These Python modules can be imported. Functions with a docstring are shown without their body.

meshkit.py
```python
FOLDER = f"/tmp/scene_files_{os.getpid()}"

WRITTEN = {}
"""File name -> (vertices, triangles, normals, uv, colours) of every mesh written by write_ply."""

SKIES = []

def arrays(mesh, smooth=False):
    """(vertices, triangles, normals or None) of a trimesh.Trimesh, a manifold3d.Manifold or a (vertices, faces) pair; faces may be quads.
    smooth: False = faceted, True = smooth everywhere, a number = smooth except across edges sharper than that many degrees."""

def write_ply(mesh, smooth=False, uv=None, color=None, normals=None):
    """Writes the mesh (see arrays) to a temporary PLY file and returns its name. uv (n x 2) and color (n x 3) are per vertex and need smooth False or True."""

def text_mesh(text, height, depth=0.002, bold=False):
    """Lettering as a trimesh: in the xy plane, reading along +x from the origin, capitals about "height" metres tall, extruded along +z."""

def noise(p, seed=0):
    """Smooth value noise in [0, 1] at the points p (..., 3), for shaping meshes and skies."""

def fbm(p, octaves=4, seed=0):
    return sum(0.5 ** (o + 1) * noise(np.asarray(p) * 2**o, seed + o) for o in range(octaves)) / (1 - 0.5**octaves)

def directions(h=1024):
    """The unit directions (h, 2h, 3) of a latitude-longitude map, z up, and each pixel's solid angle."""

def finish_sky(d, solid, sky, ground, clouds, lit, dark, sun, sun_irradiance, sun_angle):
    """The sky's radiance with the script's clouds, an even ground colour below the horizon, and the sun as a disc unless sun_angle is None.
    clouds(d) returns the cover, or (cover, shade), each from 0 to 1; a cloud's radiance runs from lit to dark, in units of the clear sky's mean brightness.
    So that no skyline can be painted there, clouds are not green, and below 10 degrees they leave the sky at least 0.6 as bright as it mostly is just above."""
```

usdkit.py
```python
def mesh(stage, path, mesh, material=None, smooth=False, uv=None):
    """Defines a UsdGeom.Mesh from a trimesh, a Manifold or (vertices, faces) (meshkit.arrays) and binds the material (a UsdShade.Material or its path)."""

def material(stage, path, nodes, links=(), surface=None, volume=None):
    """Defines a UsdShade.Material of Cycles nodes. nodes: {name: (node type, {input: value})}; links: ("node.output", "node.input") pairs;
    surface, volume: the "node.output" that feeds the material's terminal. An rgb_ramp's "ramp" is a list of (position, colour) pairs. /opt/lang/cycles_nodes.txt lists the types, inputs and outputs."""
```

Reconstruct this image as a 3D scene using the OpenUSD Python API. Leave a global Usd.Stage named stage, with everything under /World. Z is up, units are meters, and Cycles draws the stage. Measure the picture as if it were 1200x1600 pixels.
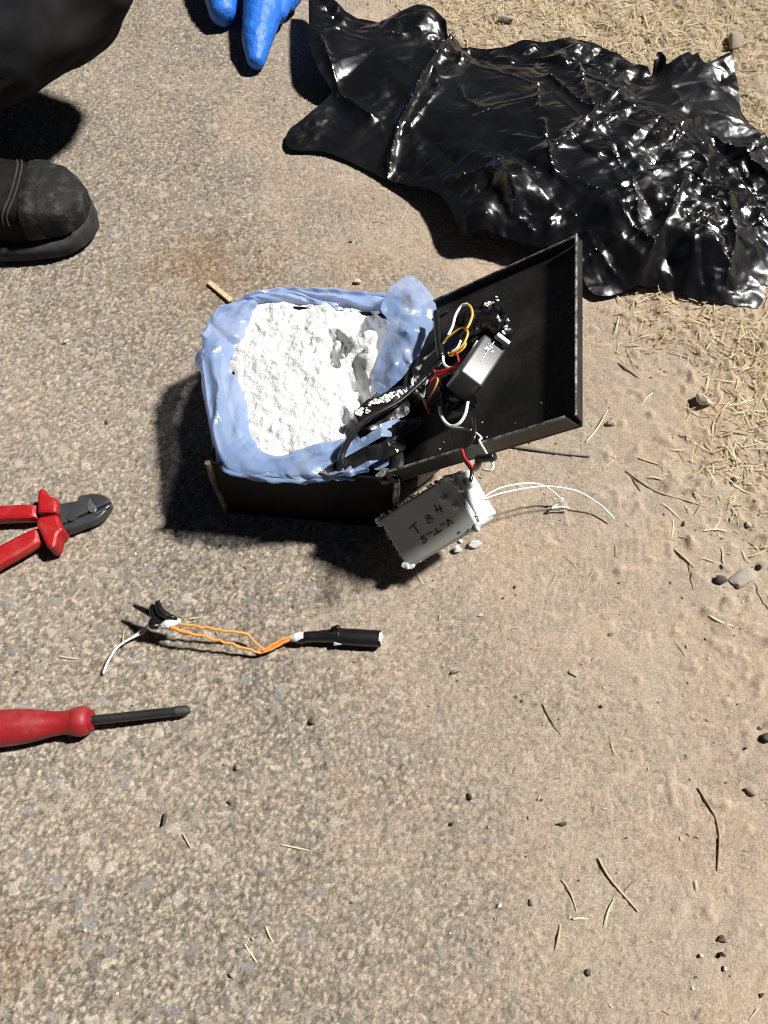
import math, random
import numpy as np, trimesh, manifold3d, shapely, usdkit, meshkit
from scipy.spatial import cKDTree, Delaunay
from scipy import sparse
from scipy.interpolate import RBFInterpolator, LinearNDInterpolator
from pxr import Usd, UsdGeom, UsdLux, UsdShade, Gf, Sdf, Vt

stage = Usd.Stage.CreateInMemory()
UsdGeom.SetStageUpAxis(stage, UsdGeom.Tokens.z); UsdGeom.SetStageMetersPerUnit(stage, 1.0)
UsdGeom.Xform.Define(stage, '/World'); stage.SetDefaultPrim(stage.GetPrimAtPath('/World'))
UsdGeom.Scope.Define(stage, '/World/Looks')

# ------------------------------------------------------------------ camera, sky, lamp light
CAM_H, PITCH, ROLL, FPX = 0.70, 0.49449, -0.029568, 1250.0
cp, sp, cr, sr = math.cos(PITCH), math.sin(PITCH), math.cos(ROLL), math.sin(ROLL)
_r0, _u0, FWD = np.array([1., 0, 0]), np.array([0, cp, sp]), np.array([0, sp, -cp])
RIGHT, UP = _r0 * cr + _u0 * sr, _u0 * cr - _r0 * sr
EYE = np.array([0, 0, CAM_H])
cam = UsdGeom.Camera.Define(stage, '/World/camera')
cam.CreateHorizontalApertureAttr(24.0); cam.CreateVerticalApertureAttr(32.0)
cam.CreateFocalLengthAttr(24.0 * FPX / 1200.0); cam.CreateClippingRangeAttr(Gf.Vec2f(0.01, 500))
M = np.eye(4); M[0, :3], M[1, :3], M[2, :3], M[3, :3] = RIGHT, UP, -FWD, EYE
cam.AddTransformOp().Set(Gf.Matrix4d(*M.ravel().tolist()))
cam.CreateExposureAttr(0.82)
SUN_EL, SUN_AZ = math.radians(53.0), math.radians(14.0)          # azimuth from +x towards +y
LDIR = np.array([math.cos(SUN_EL) * math.cos(SUN_AZ), math.cos(SUN_EL) * math.sin(SUN_AZ), math.sin(SUN_EL)])
dome = UsdLux.DomeLight.Define(stage, '/World/sky')
dome.GetPrim().SetCustomDataByKey('kind', 'structure')
skym = usdkit.material(stage, '/World/Looks/night_sky',
    {'s': ('sky_texture', {'sky_type': 'single_scattering', 'sun_disc': False, 'sun_elevation': SUN_EL, 'sun_rotation': math.atan2(LDIR[0], LDIR[1])}),
     'b': ('background_shader', {'strength': 0.0055})}, [('s.color', 'b.color')], surface='b.background')
UsdShade.MaterialBindingAPI.Apply(dome.GetPrim()).Bind(skym)
sun = UsdLux.DistantLight.Define(stage, '/World/work_light')
sun.CreateNormalizeAttr(True); sun.CreateIntensityAttr(1.15); sun.CreateAngleAttr(4.6); sun.CreateColorAttr(Gf.Vec3f(1.0, 0.968, 0.918))
z_ = LDIR; x_ = np.cross([0, 0, 1.], z_); x_ /= np.linalg.norm(x_); y_ = np.cross(z_, x_)
Ms = np.eye(4); Ms[0, :3], Ms[1, :3], Ms[2, :3] = x_, y_, z_
sun.AddTransformOp().Set(Gf.Matrix4d(*Ms.ravel().tolist()))

# ------------------------------------------------------------------ helpers
def ray(px, py):
    return FWD + RIGHT * (px - 600) / FPX - UP * (py - 800) / FPX
def G(px, py, z=0.0):                     # the point at height z that the photograph shows at a pixel
    d = ray(px, py); return EYE + d * ((z - CAM_H) / d[2])
def on_plane(px, py, p0, n):
    d = ray(px, py); return EYE + d * (np.dot(np.asarray(p0) - EYE, n) / np.dot(d, n))
def scale_at(px, py, z=0.0):              # metres per pixel across the view there
    return np.dot(G(px, py, z) - EYE, FWD) / FPX
used = {}
def numbered(path):
    k = used.get(path, 0); used[path] = k + 1
    return path if k == 0 else f'{path}_{k:03d}'
def tag(prim, label=None, cat=None, group=None, kind=None):
    for k, v in (('label', label), ('category', cat), ('group', group), ('kind', kind)):
        if v: prim.SetCustomDataByKey(k, v)
    return prim
def thing(name, label, cat, group=None, kind=None):
    return tag(UsdGeom.Xform.Define(stage, numbered('/World/' + name)).GetPrim(), label, cat, group, kind)
def obj(name, mesh, mat, parent=None, smooth=35, label=None, cat=None, group=None, kind=None):
    base = parent.GetPath().pathString if parent else '/World'
    m = usdkit.mesh(stage, numbered(base + '/' + name), mesh, mat, smooth)
    return tag(m.GetPrim(), label, cat, group, kind)
def cat_meshes(ms): return trimesh.util.concatenate([to_tm(m) for m in ms])
def to_tm(m):
    if hasattr(m, 'to_mesh'):
        q = m.to_mesh(); return trimesh.Trimesh(q.vert_properties[:, :3], q.tri_verts, process=False)
    if isinstance(m, (tuple, list)): return trimesh.Trimesh(m[0], m[1], process=False)
    return m
def catmull(P, n=6):
    P = np.asarray(P, float)
    if len(P) < 3: return np.array([P[0] + (P[-1] - P[0]) * t for t in np.linspace(0, 1, n + 1)])
    Q = np.vstack([2 * P[0] - P[1], P, 2 * P[-1] - P[-2]]); out = []
    for i in range(1, len(Q) - 2):
        for t in np.arange(n) / n:
            a, b, c, d = Q[i - 1], Q[i], Q[i + 1], Q[i + 2]
            out.append(0.5 * ((2 * b) + (-a + c) * t + (2 * a - 5 * b + 4 * c - d) * t * t + (-a + 3 * b - 3 * c + d) * t ** 3))
    return np.vstack([out, P[-1]])
def tube(P, r, sides=8, smooth=6, flat=None):
    P = catmull(P, smooth) if smooth else np.asarray(P, float)
    n = len(P); r = np.interp(np.linspace(0, 1, n), np.linspace(0, 1, len(np.atleast_1d(r))), np.atleast_1d(r)) if np.ndim(r) else np.full(n, r)
    T = np.gradient(P, axis=0); T /= np.linalg.norm(T, axis=1, keepdims=True) + 1e-12
    u = np.cross(T[0], [0, 0, 1.]); u = u if np.linalg.norm(u) > 1e-3 else np.array([1., 0, 0]); V = []
    a = np.arange(sides) / sides * 2 * math.pi
    for i in range(n):
        u = u - T[i] * np.dot(u, T[i]); u /= np.linalg.norm(u); w = np.cross(T[i], u)
        V.append(P[i] + r[i] * (np.cos(a)[:, None] * u + np.sin(a)[:, None] * w * (flat or 1)))
    V = np.vstack(V + [P[0][None], P[-1][None]]); F = []
    for i in range(n - 1):
        for k in range(sides):
            p, q = i * sides + k, i * sides + (k + 1) % sides
            F += [[p, q, q + sides], [p, q + sides, p + sides]]
    for k in range(sides):
        F += [[n * sides, (k + 1) % sides, k], [n * sides + 1, (n - 1) * sides + k, (n - 1) * sides + (k + 1) % sides]]
    return trimesh.Trimesh(V, F[:] and [[f[0], f[2], f[1]] for f in F], process=False)
def frame_box(o, ex, ey, ez, size, r=0.0):  # a rounded box centred on o with its own axes
    sx, sy, sz = size
    if r > 0:
        s = manifold3d.Manifold.sphere(r, 16)
        m = manifold3d.Manifold.batch_hull([s.translate([x * (sx / 2 - r), y * (sy / 2 - r), z * (sz / 2 - r)]) for x in (-1, 1) for y in (-1, 1) for z in (-1, 1)])
        t = to_tm(m)
    else: t = trimesh.creation.box([sx, sy, sz])
    t.vertices = np.asarray(o) + t.vertices @ np.array([ex, ey, ez]); return t
def bar(a, b, n, w, t):                      # a thin plate from a to b, w along n, t thick
    a, b, n = map(np.asarray, (a, b, n)); ex = b - a; L = np.linalg.norm(ex); ex = ex / L
    ey = n / np.linalg.norm(n); ez = np.cross(ex, ey); return frame_box((a + b) / 2 + ey * w / 2, ex, ey, ez, (L, w, t))
def chain(pts, rad, edge=0.004, it=12):      # limbs: hulls of spheres joined, refined, smoothed
    s = [manifold3d.Manifold.sphere(r, 24).translate(list(map(float, p))) for p, r in zip(pts, rad)]
    return [manifold3d.Manifold.batch_hull([s[i], s[i + 1]]) for i in range(len(s) - 1)]
def blend(parts, edge, it=12):
    m = manifold3d.Manifold.batch_boolean(parts, manifold3d.OpType.Add).refine_to_length(edge); t = to_tm(m)
    t = trimesh.Trimesh(t.vertices, t.faces, process=True); trimesh.smoothing.filter_taubin(t, iterations=it); return t
def displace(t, amp, freq, seed, octaves=4):
    n = t.vertex_normals; t.vertices = t.vertices + n * ((meshkit.fbm(t.vertices * freq + 50, octaves, seed) - 0.5) * 2 * amp)[:, None]; return t
def rock(c, r, seed, sq=(1, 1, 0.7), rough=0.25, sub=3):
    rng = np.random.default_rng(seed); pts = rng.normal(size=(14, 3)); pts /= np.linalg.norm(pts, axis=1)[:, None]; pts *= rng.uniform(0.75, 1.1, (14, 1))
    t = trimesh.convex.convex_hull(pts)
    for _ in range(sub - 1): t = t.subdivide()
    trimesh.smoothing.filter_laplacian(t, iterations=2)
    d = t.vertices / np.linalg.norm(t.vertices, axis=1)[:, None]
    t.vertices = t.vertices * (1 + rough * (meshkit.fbm(d * 2.5 + seed * 7.3, 4, seed) - 0.5))[:, None] * np.array(sq) * r
    t.vertices = t.vertices - [0, 0, t.vertices[:, 2].min() * 0.75]
    t.vertices = t.vertices + c; return t

def mat(name, c1, c2=None, scale=60, rough=0.6, bump=None, spec=0.5, metallic=0.0, detail=5, ramp=(0.35, 0.65), obj_space=True, extra=None, rough2=None, translucent=0, sheen=0):
    """colour wandering between c1 and c2 by noise; bump = (scale, distance, strength)"""
    nodes = {'co': ('texture_coordinate', {}), 'p': ('principled_bsdf', {'roughness': rough, 'specular_ior_level': spec, 'metallic': metallic, 'base_color': c1, 'sheen_weight': sheen})}
    links = []
    if c2 is not None:
        nodes['n'] = ('noise_texture', {'scale': scale, 'detail': detail, 'roughness': 0.62}); links.append(('co.object', 'n.vector'))
        nodes['r'] = ('rgb_ramp', {'ramp': [(0, c1), (ramp[0], c1), (ramp[1], c2), (1, c2)]}); links += [('n.fac', 'r.fac'), ('r.color', 'p.base_color')]
        if rough2 is not None:
            nodes['mr'] = ('map_range', {'from_min': 0.3, 'from_max': 0.7, 'to_min': rough, 'to_max': rough2, 'clamp': True}); links += [('n.fac', 'mr.value'), ('mr.result', 'p.roughness')]
    if bump:
        nodes['bn'] = ('noise_texture', {'scale': bump[0], 'detail': 4.0, 'roughness': 0.6}); nodes['b'] = ('bump', {'distance': bump[1], 'strength': bump[2]})
        links += [('co.object', 'bn.vector'), ('bn.fac', 'b.height'), ('b.normal', 'p.normal')]
    surf = 'p.BSDF'
    if translucent:
        nodes['t'] = ('translucent_bsdf', {'color': c2 or c1}); nodes['mx'] = ('mix_closure', {'fac': translucent})
        links += [('p.BSDF', 'mx.closure1'), ('t.BSDF', 'mx.closure2')]; surf = 'mx.closure'
    return usdkit.material(stage, '/World/Looks/' + name, nodes, links, surface=surf)

# ------------------------------------------------------------------ ground: asphalt road and the dirt that drifts over its edge
rng = np.random.default_rng(7)
def axis(a, b, step0, step1, far=60.0):
    xs = [a]
    while xs[-1] < b: xs.append(xs[-1] + step0 + (step1 - step0) * (xs[-1] - a) / (b - a))
    lo, hi, s = [], [], step1
    p, s = xs[-1], step1 * 2
    while p < far: p += s; hi.append(p); s *= 1.35
    p, s = xs[0], step0 * 2
    while p > -far: p -= s; lo.append(p); s *= 1.35
    return np.array(lo[::-1] + xs + hi)
BND = [G(*p)[:2] for p in ((500, -120), (540, 0), (610, 250), (740, 480), (800, 640), (800, 800), (850, 960), (905, 1120), (960, 1300), (1010, 1440), (1060, 1620), (1100, 1760))]
_by = np.array([b[1] for b in BND])[::-1]; _bx = np.array([b[0] for b in BND])[::-1]
def side(x, y):                              # metres to the right of the road's edge
    return (x - np.interp(y, _by, _bx)) * 0.9
def fb(x, y, f, seed, o=4): return meshkit.fbm(np.stack([x * f + 100, y * f + 100, np.zeros_like(x)], -1), o, seed)
def road_low(x, y): return (fb(x, y, 9, 3, 3) - 0.5) * 0.004
_tread = [(G(1165, 1110), 0.62, 0.0080, 0.04), (G(985, 860), 1.42, 0.0075, 0.028)]
def dirt_z(x, y, fine=True):
    s = side(x, y); n = fb(x, y, 14, 11, 4) - 0.5
    z = -0.0018 + np.clip(s, -0.4, 0.5) * 0.024 + n * 0.0048 + (fb(x, y, 45, 13, 3) - 0.5) * 0.0028
    straw = np.clip((s - 0.14) / 0.12, 0, 1)
    z += straw * ((fb(x, y, 28, 17, 4) - 0.5) * 0.014)
    for (c, a, lam, rad) in _tread:
        dx, dy = x - c[0], y - c[1]; u = dx * math.cos(a) + dy * math.sin(a); v = -dx * math.sin(a) + dy * math.cos(a)
        w = np.exp(-(u / rad) ** 2 - (v / rad) ** 2); z += w * 0.0011 * (np.abs(np.sin(v / lam * math.pi + fb(x, y, 30, 5, 2) * 1.5)) - 0.5)
    if fine: z += ((fb(x, y, 150, 19, 4) - 0.5) * 0.0030 + np.clip(fb(x, y, 95, 18, 2) - .62, 0, 1) * .016) * (0.45 + np.clip(s * 4, 0, 1))
    return z
def zg(x, y):
    x, y = np.atleast_1d(np.asarray(x, float)), np.atleast_1d(np.asarray(y, float))
    return np.maximum(road_low(x, y) + 0.0006, dirt_z(x, y, False))
def on_ground(px, py, dz=0.0):
    p = G(px, py)
    for _ in range(3): p = G(px, py, float(zg(p[0], p[1])[0]) + dz)
    return p

def sheet(xs, ys, zf):
    X, Y = np.meshgrid(xs, ys); Z = zf(X.ravel(), Y.ravel()); V = np.stack([X.ravel(), Y.ravel(), Z], -1); nx, ny = len(xs), len(ys)
    i = (np.arange(ny - 1)[:, None] * nx + np.arange(nx - 1)[None]).ravel(); F = np.vstack([np.stack([i, i + 1, i + nx + 1], -1), np.stack([i, i + nx + 1, i + nx], -1)])
    return V, F
# stones of the asphalt: two sizes, every stone with its own tone and level
def stones(cell, jit, seed, x0, x1, y0, y1):
    r = np.random.default_rng(seed); gx, gy = np.meshgrid(np.arange(x0, x1, cell), np.arange(y0, y1, cell)); p = np.stack([gx.ravel(), gy.ravel()], -1)
    return p + r.uniform(-jit, jit, p.shape) * cell, r
BIGP, r1 = stones(0.0135, 0.5, 1, -0.75, 0.75, -0.25, 1.6); BIGR = r1.uniform(0.0008, 0.0054, len(BIGP)) * (r1.random(len(BIGP)) < 0.72); BIGT = r1.random(len(BIGP))
SMP, r2 = stones(0.0035, 0.5, 2, -0.75, 0.75, -0.25, 1.6); SMR = r2.uniform(0.0008, 0.0022, len(SMP)); SMT = r2.random(len(SMP))
TB, TS = cKDTree(BIGP), cKDTree(SMP)
PAL = 1.45 * np.array([(0.150, 0.138, 0.122), (0.118, 0.112, 0.108), (0.130, 0.130, 0.134), (0.205, 0.178, 0.146), (0.165, 0.148, 0.126), (0.100, 0.094, 0.090), (0.26, 0.235, 0.20), (0.175, 0.150, 0.128)])
xs = axis(-0.62, 0.64, 0.0012, 0.0012); ys = axis(-0.11, 1.34, 0.00100, 0.0019)
def dirt_tone(x, y):
    s = side(x, y); n1, n2 = fb(x, y, 18, 51, 4), fb(x, y, 60, 53, 4)
    A, B, C_, D_ = np.array([0.395, 0.325, 0.252]), np.array([0.420, 0.328, 0.245]), np.array([0.33, 0.278, 0.216]), np.array([0.52, 0.425, 0.290])
    k1 = np.clip((n1 - 0.35) / 0.3, 0, 1)[:, None]; k2 = np.clip((n2 - 0.5) / 0.25, 0, 1)[:, None]; k3 = np.clip((s - 0.12) / 0.16, 0, 1)[:, None] * np.clip((n2 - 0.3) / 0.3, 0, 1)[:, None]
    tc = A * (1 - k1) + B * k1; tc = tc * (1 - 0.55 * k2) + C_ * 0.55 * k2; return tc * (1 - 0.5 * k3) + D_ * 0.5 * k3
tone = None
def road_z(x, y):
    global tone
    near = (np.abs(x) < 0.75) & (y > -0.25) & (y < 1.6); z = road_low(x, y); tone = np.tile(np.array([0.300, 0.258, 0.208]), (len(x), 1))
    xn, yn = x[near], y[near]; q = np.stack([xn + (fb(xn, yn, 220, 31, 2) - 0.5) * 0.004, yn + (fb(xn, yn, 220, 37, 2) - 0.5) * 0.004], -1)
    mat_n = fb(xn, yn, 330, 23, 2); pit = np.clip((fb(xn, yn, 420, 29, 2) - 0.60) * 6, 0, 1); zz = (mat_n - 0.5) * 0.0030 - pit * 0.0013; t = tone[near] * (0.60 + 0.80 * mat_n)[:, None] * (1 - 0.38 * pit)[:, None]
    dust = np.clip(0.55 + (side(xn, yn) + 0.22) * 1.1 + (fb(xn, yn, 8, 41, 3) - 0.5) * 1.3, 0.12, 0.93)
    d, i = TS.query(q); R_s = SMR[i]; dome = np.sqrt(np.clip(1 - (d / R_s) ** 2, 0, 1)); lev = SMT[i] * 7919 % 1
    zz = zz * .6 - .0004 + dome * R_s * (.22 + .5 * lev); gap = np.clip(1 - dome * 3, 0, 1)
    warm = (SMT[i] * 3571 % 1)[:, None]; t = t * (0.68 + 0.70 * (SMT[i] * 331 % 1))[:, None] * (1 - .46 * gap)[:, None] * (1 + (warm - .5) * np.array([.05, 0, -.07]))
    for T, R, K, P in ((TB, BIGR, BIGT, 0.0008),):
        d, i = T.query(q); m = np.clip((R[i] - d) / 0.0009 + 0.3, 0, 1) * (R[i] > 0.0004); m = m * m * (3 - 2 * m)
        col = PAL[(K[i] * 997 % 1 * len(PAL)).astype(int)] * (0.86 + 0.28 * (K[i] * 131 % 1))[:, None]
        z0 = (K[i] * 53 % 1 - 0.45) * P * 1.6
        zz = zz * (1 - m * 0.6) + m * (z0 + P * 0.5); vis = (m * (1 - dust * 0.60))[:, None]
        t = t * (1 - vis) + col * vis
    coat = np.clip((side(xn, yn) + 0.26) / 0.27 + (fb(xn, yn, 16, 43, 4) - 0.5) * 0.9, 0.05 + 0.30 * np.clip(fb(xn, yn, 10, 45, 4) * 2 - .7, 0, 1), 1) * np.clip(1.15 - 0.5 * pit, 0, 1); coat = coat * (0.72 + 0.25 * fb(xn, yn, 120, 49, 2))
    t = t * (1 - 0.92 * coat[:, None]) + dirt_tone(xn, yn) * (0.86 + 0.28 * mat_n)[:, None] * 0.92 * coat[:, None]; zz = zz * (1 - 0.45 * coat)
    stain = np.zeros(len(xn))
    for (px, py, rad, a) in ((330, 415, 0.07, 0.75), (40, 1500, 0.028, 0.8), (560, 420, 0.05, 0.25)):
        c = G(px, py); stain = np.maximum(stain, a * np.exp(-(((xn - c[0]) / rad) ** 2 + ((yn - c[1]) / (rad * 0.8)) ** 2)) * np.clip(fb(xn, yn, 25, 47, 4) * 2 - 0.3, 0, 1))
    t = t * (1 - stain[:, None]) + t * np.array([0.80, 0.60, 0.40]) * stain[:, None]
    tone[near] = t; z[near] += zz * (1 - 0.3 * dust); return z
def colored_material(name, attr, nscale, lo, hi, bump_scale, bump_dist, rough=0.92):
    return usdkit.material(stage, '/World/Looks/' + name, {
        'a': ('attribute', {'attribute': attr}), 'g': ('geometry', {}), 'n': ('noise_texture', {'scale': nscale, 'detail': 5.0, 'roughness': 0.7}),
        'm': ('map_range', {'from_min': 0.3, 'from_max': 0.7, 'to_min': lo, 'to_max': hi, 'clamp': True}), 'cc': ('combine_color', {}),
        'x': ('mix', {'mix_type': 'multiply', 'fac': 1.0}), 'bn': ('noise_texture', {'scale': bump_scale, 'detail': 4.0, 'roughness': 0.65}),
        'b': ('bump', {'distance': bump_dist, 'strength': 0.8}), 'p': ('principled_bsdf', {'roughness': rough, 'specular_ior_level': 0.25, 'diffuse_roughness': 0.6})},
        [('g.position', 'n.vector'), ('n.fac', 'm.value'), ('m.result', 'cc.r'), ('m.result', 'cc.g'), ('m.result', 'cc.b'), ('a.color', 'x.color1'), ('cc.color', 'x.color2'),
         ('x.color', 'p.base_color'), ('g.position', 'bn.vector'), ('bn.fac', 'b.height'), ('b.normal', 'p.normal')], surface='p.BSDF')
def add_color(prim, name, c):
    UsdGeom.PrimvarsAPI(prim).CreatePrimvar(name, Sdf.ValueTypeNames.Color3fArray, 'vertex').Set(Vt.Vec3fArray.FromNumpy(np.asarray(c, np.float32)))
V, F = sheet(xs, ys, road_z)
M_ROAD = colored_material('dusty_asphalt', 'tone', 700, 0.55, 1.45, 900, 0.0012)
rd = obj('road', (V, F), M_ROAD, smooth=True, kind='structure'); add_color(rd, 'tone', tone)
# dirt
xd = axis(-0.12, 0.66, 0.0022, 0.0022); xd = xd[xd > -0.6]; yd = axis(-0.12, 1.36, 0.0019, 0.0030)
V, F = sheet(xd, yd, lambda x, y: dirt_z(x, y))
tc = dirt_tone(V[:, 0], V[:, 1])
M_DIRT = colored_material('sandy_dirt', 'tone', 420, 0.66, 1.34, 700, 0.0014)
dd = obj('dirt_ground', (V, F), M_DIRT, smooth=True, kind='structure'); add_color(dd, 'tone', tc)

# ------------------------------------------------------------------ thin sheet simulation (plastic film that buckles)
def relax(X, F, grow, base=None, pull=0.02, iters=120, floor=None, bend=0.25, seed=0, noise=0.002, freq=80, pin=None, thick=0.0015):
    F = np.asarray(F); X = X.copy(); E = np.sort(np.vstack([F[:, [0, 1]], F[:, [1, 2]], F[:, [2, 0]]]), 1); opp = np.concatenate([F[:, 2], F[:, 0], F[:, 1]])
    key = E[:, 0].astype(np.int64) * len(X) + E[:, 1]; o = np.argsort(key, kind='stable'); ks, es, op = key[o], E[o], opp[o]
    first = np.concatenate([[True], ks[1:] != ks[:-1]]); U = es[first]; dup = np.nonzero(~first)[0]; Bp = np.stack([op[dup - 1], op[dup]], -1)
    A2 = np.vstack([U, Bp]); L = np.linalg.norm(X[A2[:, 0]] - X[A2[:, 1]], axis=1); mid = (X[A2[:, 0]] + X[A2[:, 1]]) / 2
    g = grow * (0.35 + 1.3 * meshkit.fbm(mid * 9 + 30, 3, seed + 5)); L = L * (1 + g); kst = np.concatenate([np.ones(len(U)), np.full(len(Bp), bend)])
    n, m = len(X), len(A2); inc = sparse.csr_matrix((np.concatenate([kst, -kst]), (np.concatenate([A2[:, 0], A2[:, 1]]), np.concatenate([np.arange(m)] * 2))), shape=(n, m)); cnt = np.asarray(abs(inc).sum(1)).ravel()[:, None]
    base = X.copy() if base is None else base; N = trimesh.Trimesh(X, F, process=False).vertex_normals
    X += N * ((meshkit.fbm(X * freq + 9, 4, seed) - 0.5) * 2 * noise)[:, None]; vel = np.zeros_like(X)
    for it in range(iters):
        old = X.copy(); X = X + vel * 0.85 + (base - X) * pull
        for _ in range(2):
            d = X[A2[:, 1]] - X[A2[:, 0]]; l = np.linalg.norm(d, axis=1) + 1e-9; X = X + 1.3 * (inc @ (d * (0.5 * (1 - L / l))[:, None])) / np.maximum(cnt, 1e-6)
        if floor is not None: X[:, 2] = np.maximum(X[:, 2], floor(X[:, 0], X[:, 1]) + thick)
        if pin is not None: X[pin] = base[pin]
        vel = np.clip(X - old, -0.004, 0.004)
    return X
def tri(x): return np.abs((x % 1.0) * 2 - 1) * 2 - 1
def creases(P, seed, lams, slope, cover=.5, warp=1.0):     # sharp folds: windowed triangle waves in many directions
    r = np.random.default_rng(seed); z = np.zeros(len(P)); Q = np.c_[P, np.zeros(len(P))]
    for k, lam in enumerate(lams):
        a = r.uniform(0, math.pi); w = (meshkit.fbm(Q / lam * .45 + r.uniform(0, 90), 2, seed + k) - .5) * warp
        g = np.clip((meshkit.fbm(Q / lam * .33 + r.uniform(0, 90), 2, seed + 40 + k) - (1 - cover)) * 5, 0, 1)
        z += g * lam * slope * .25 * tri((P[:, 0] * math.cos(a) + P[:, 1] * math.sin(a)) / lam + w)
    return z
def facets(P, seed, cell, amp, stretch=1.0, ang=0.0):   # crumpled film: flat facets between sharp creases
    r = np.random.default_rng(seed); c, s_ = math.cos(ang), math.sin(ang); Q = np.c_[(P[:, 0] * c + P[:, 1] * s_) / stretch, -P[:, 0] * s_ + P[:, 1] * c]
    (x0, y0), (x1, y1) = Q.min(0) - 3 * cell, Q.max(0) + 3 * cell; gx, gy = np.meshgrid(np.arange(x0, x1, cell), np.arange(y0, y1, cell)); K = np.stack([gx.ravel(), gy.ravel()], -1) + r.uniform(-.55, .55, (gx.size, 2)) * cell
    return LinearNDInterpolator(K, r.normal(0, amp, len(K)), fill_value=0)(Q)
def poly_mesh(P2, h, seed=0, jit=0.25):        # points of a polygon in plan -> triangles
    P2 = np.asarray(P2); poly = shapely.Polygon(P2).buffer(0); r = np.random.default_rng(seed); ring = poly.exterior; nb = max(12, int(ring.length / h))
    bp = np.array([ring.interpolate(i / nb, normalized=True).coords[0] for i in range(nb)]); x0, y0, x1, y1 = poly.bounds
    gx, gy = np.meshgrid(np.arange(x0, x1, h), np.arange(y0, y1, h * 0.866)); gx = gx + (np.arange(gx.shape[0]) % 2)[:, None] * h / 2
    p = np.stack([gx.ravel(), gy.ravel()], -1) + r.uniform(-jit, jit, (gx.size, 2)) * h; p = p[shapely.contains_xy(poly.buffer(-h * 0.55), p[:, 0], p[:, 1])]
    P = np.vstack([bp, p]); t = Delaunay(P).simplices; c = P[t].mean(1); t = t[shapely.contains_xy(poly, c[:, 0], c[:, 1])]
    a = P[t]; cr_ = (a[:, 1, 0] - a[:, 0, 0]) * (a[:, 2, 1] - a[:, 0, 1]) - (a[:, 1, 1] - a[:, 0, 1]) * (a[:, 2, 0] - a[:, 0, 0]); t = t[np.abs(cr_) > 1e-10]; cr_ = cr_[np.abs(cr_) > 1e-10]
    t[cr_ < 0] = t[cr_ < 0][:, ::-1]; return P, t, nb
def outline(pxz, n=4): return catmull([G(*p) for p in pxz] + [G(*pxz[0])], n)[:-1] if n else np.array([G(*p) for p in pxz])
def solid(P2, z0, z1, top_noise=0.0, h=0.004, seed=0):   # slab with a meshed top
    P, t, nb = poly_mesh(P2, h, seed); zt = z1 + (meshkit.fbm(np.c_[P * 90, P[:, :1] * 0], 3, seed) - 0.5) * 2 * top_noise; zt[:nb] -= h * 0.3
    n = len(P); ring = P[:nb]; V = np.vstack([np.c_[P, zt], np.c_[ring, np.full(nb, z0)]]); F = [t]; k = np.arange(nb); k2 = (k + 1) % nb
    F.append(np.stack([k, n + k, n + k2], -1)); F.append(np.stack([k, n + k2, k2], -1)); m = trimesh.Trimesh(V, np.vstack(F), process=False); m.fix_normals(); return m

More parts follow.
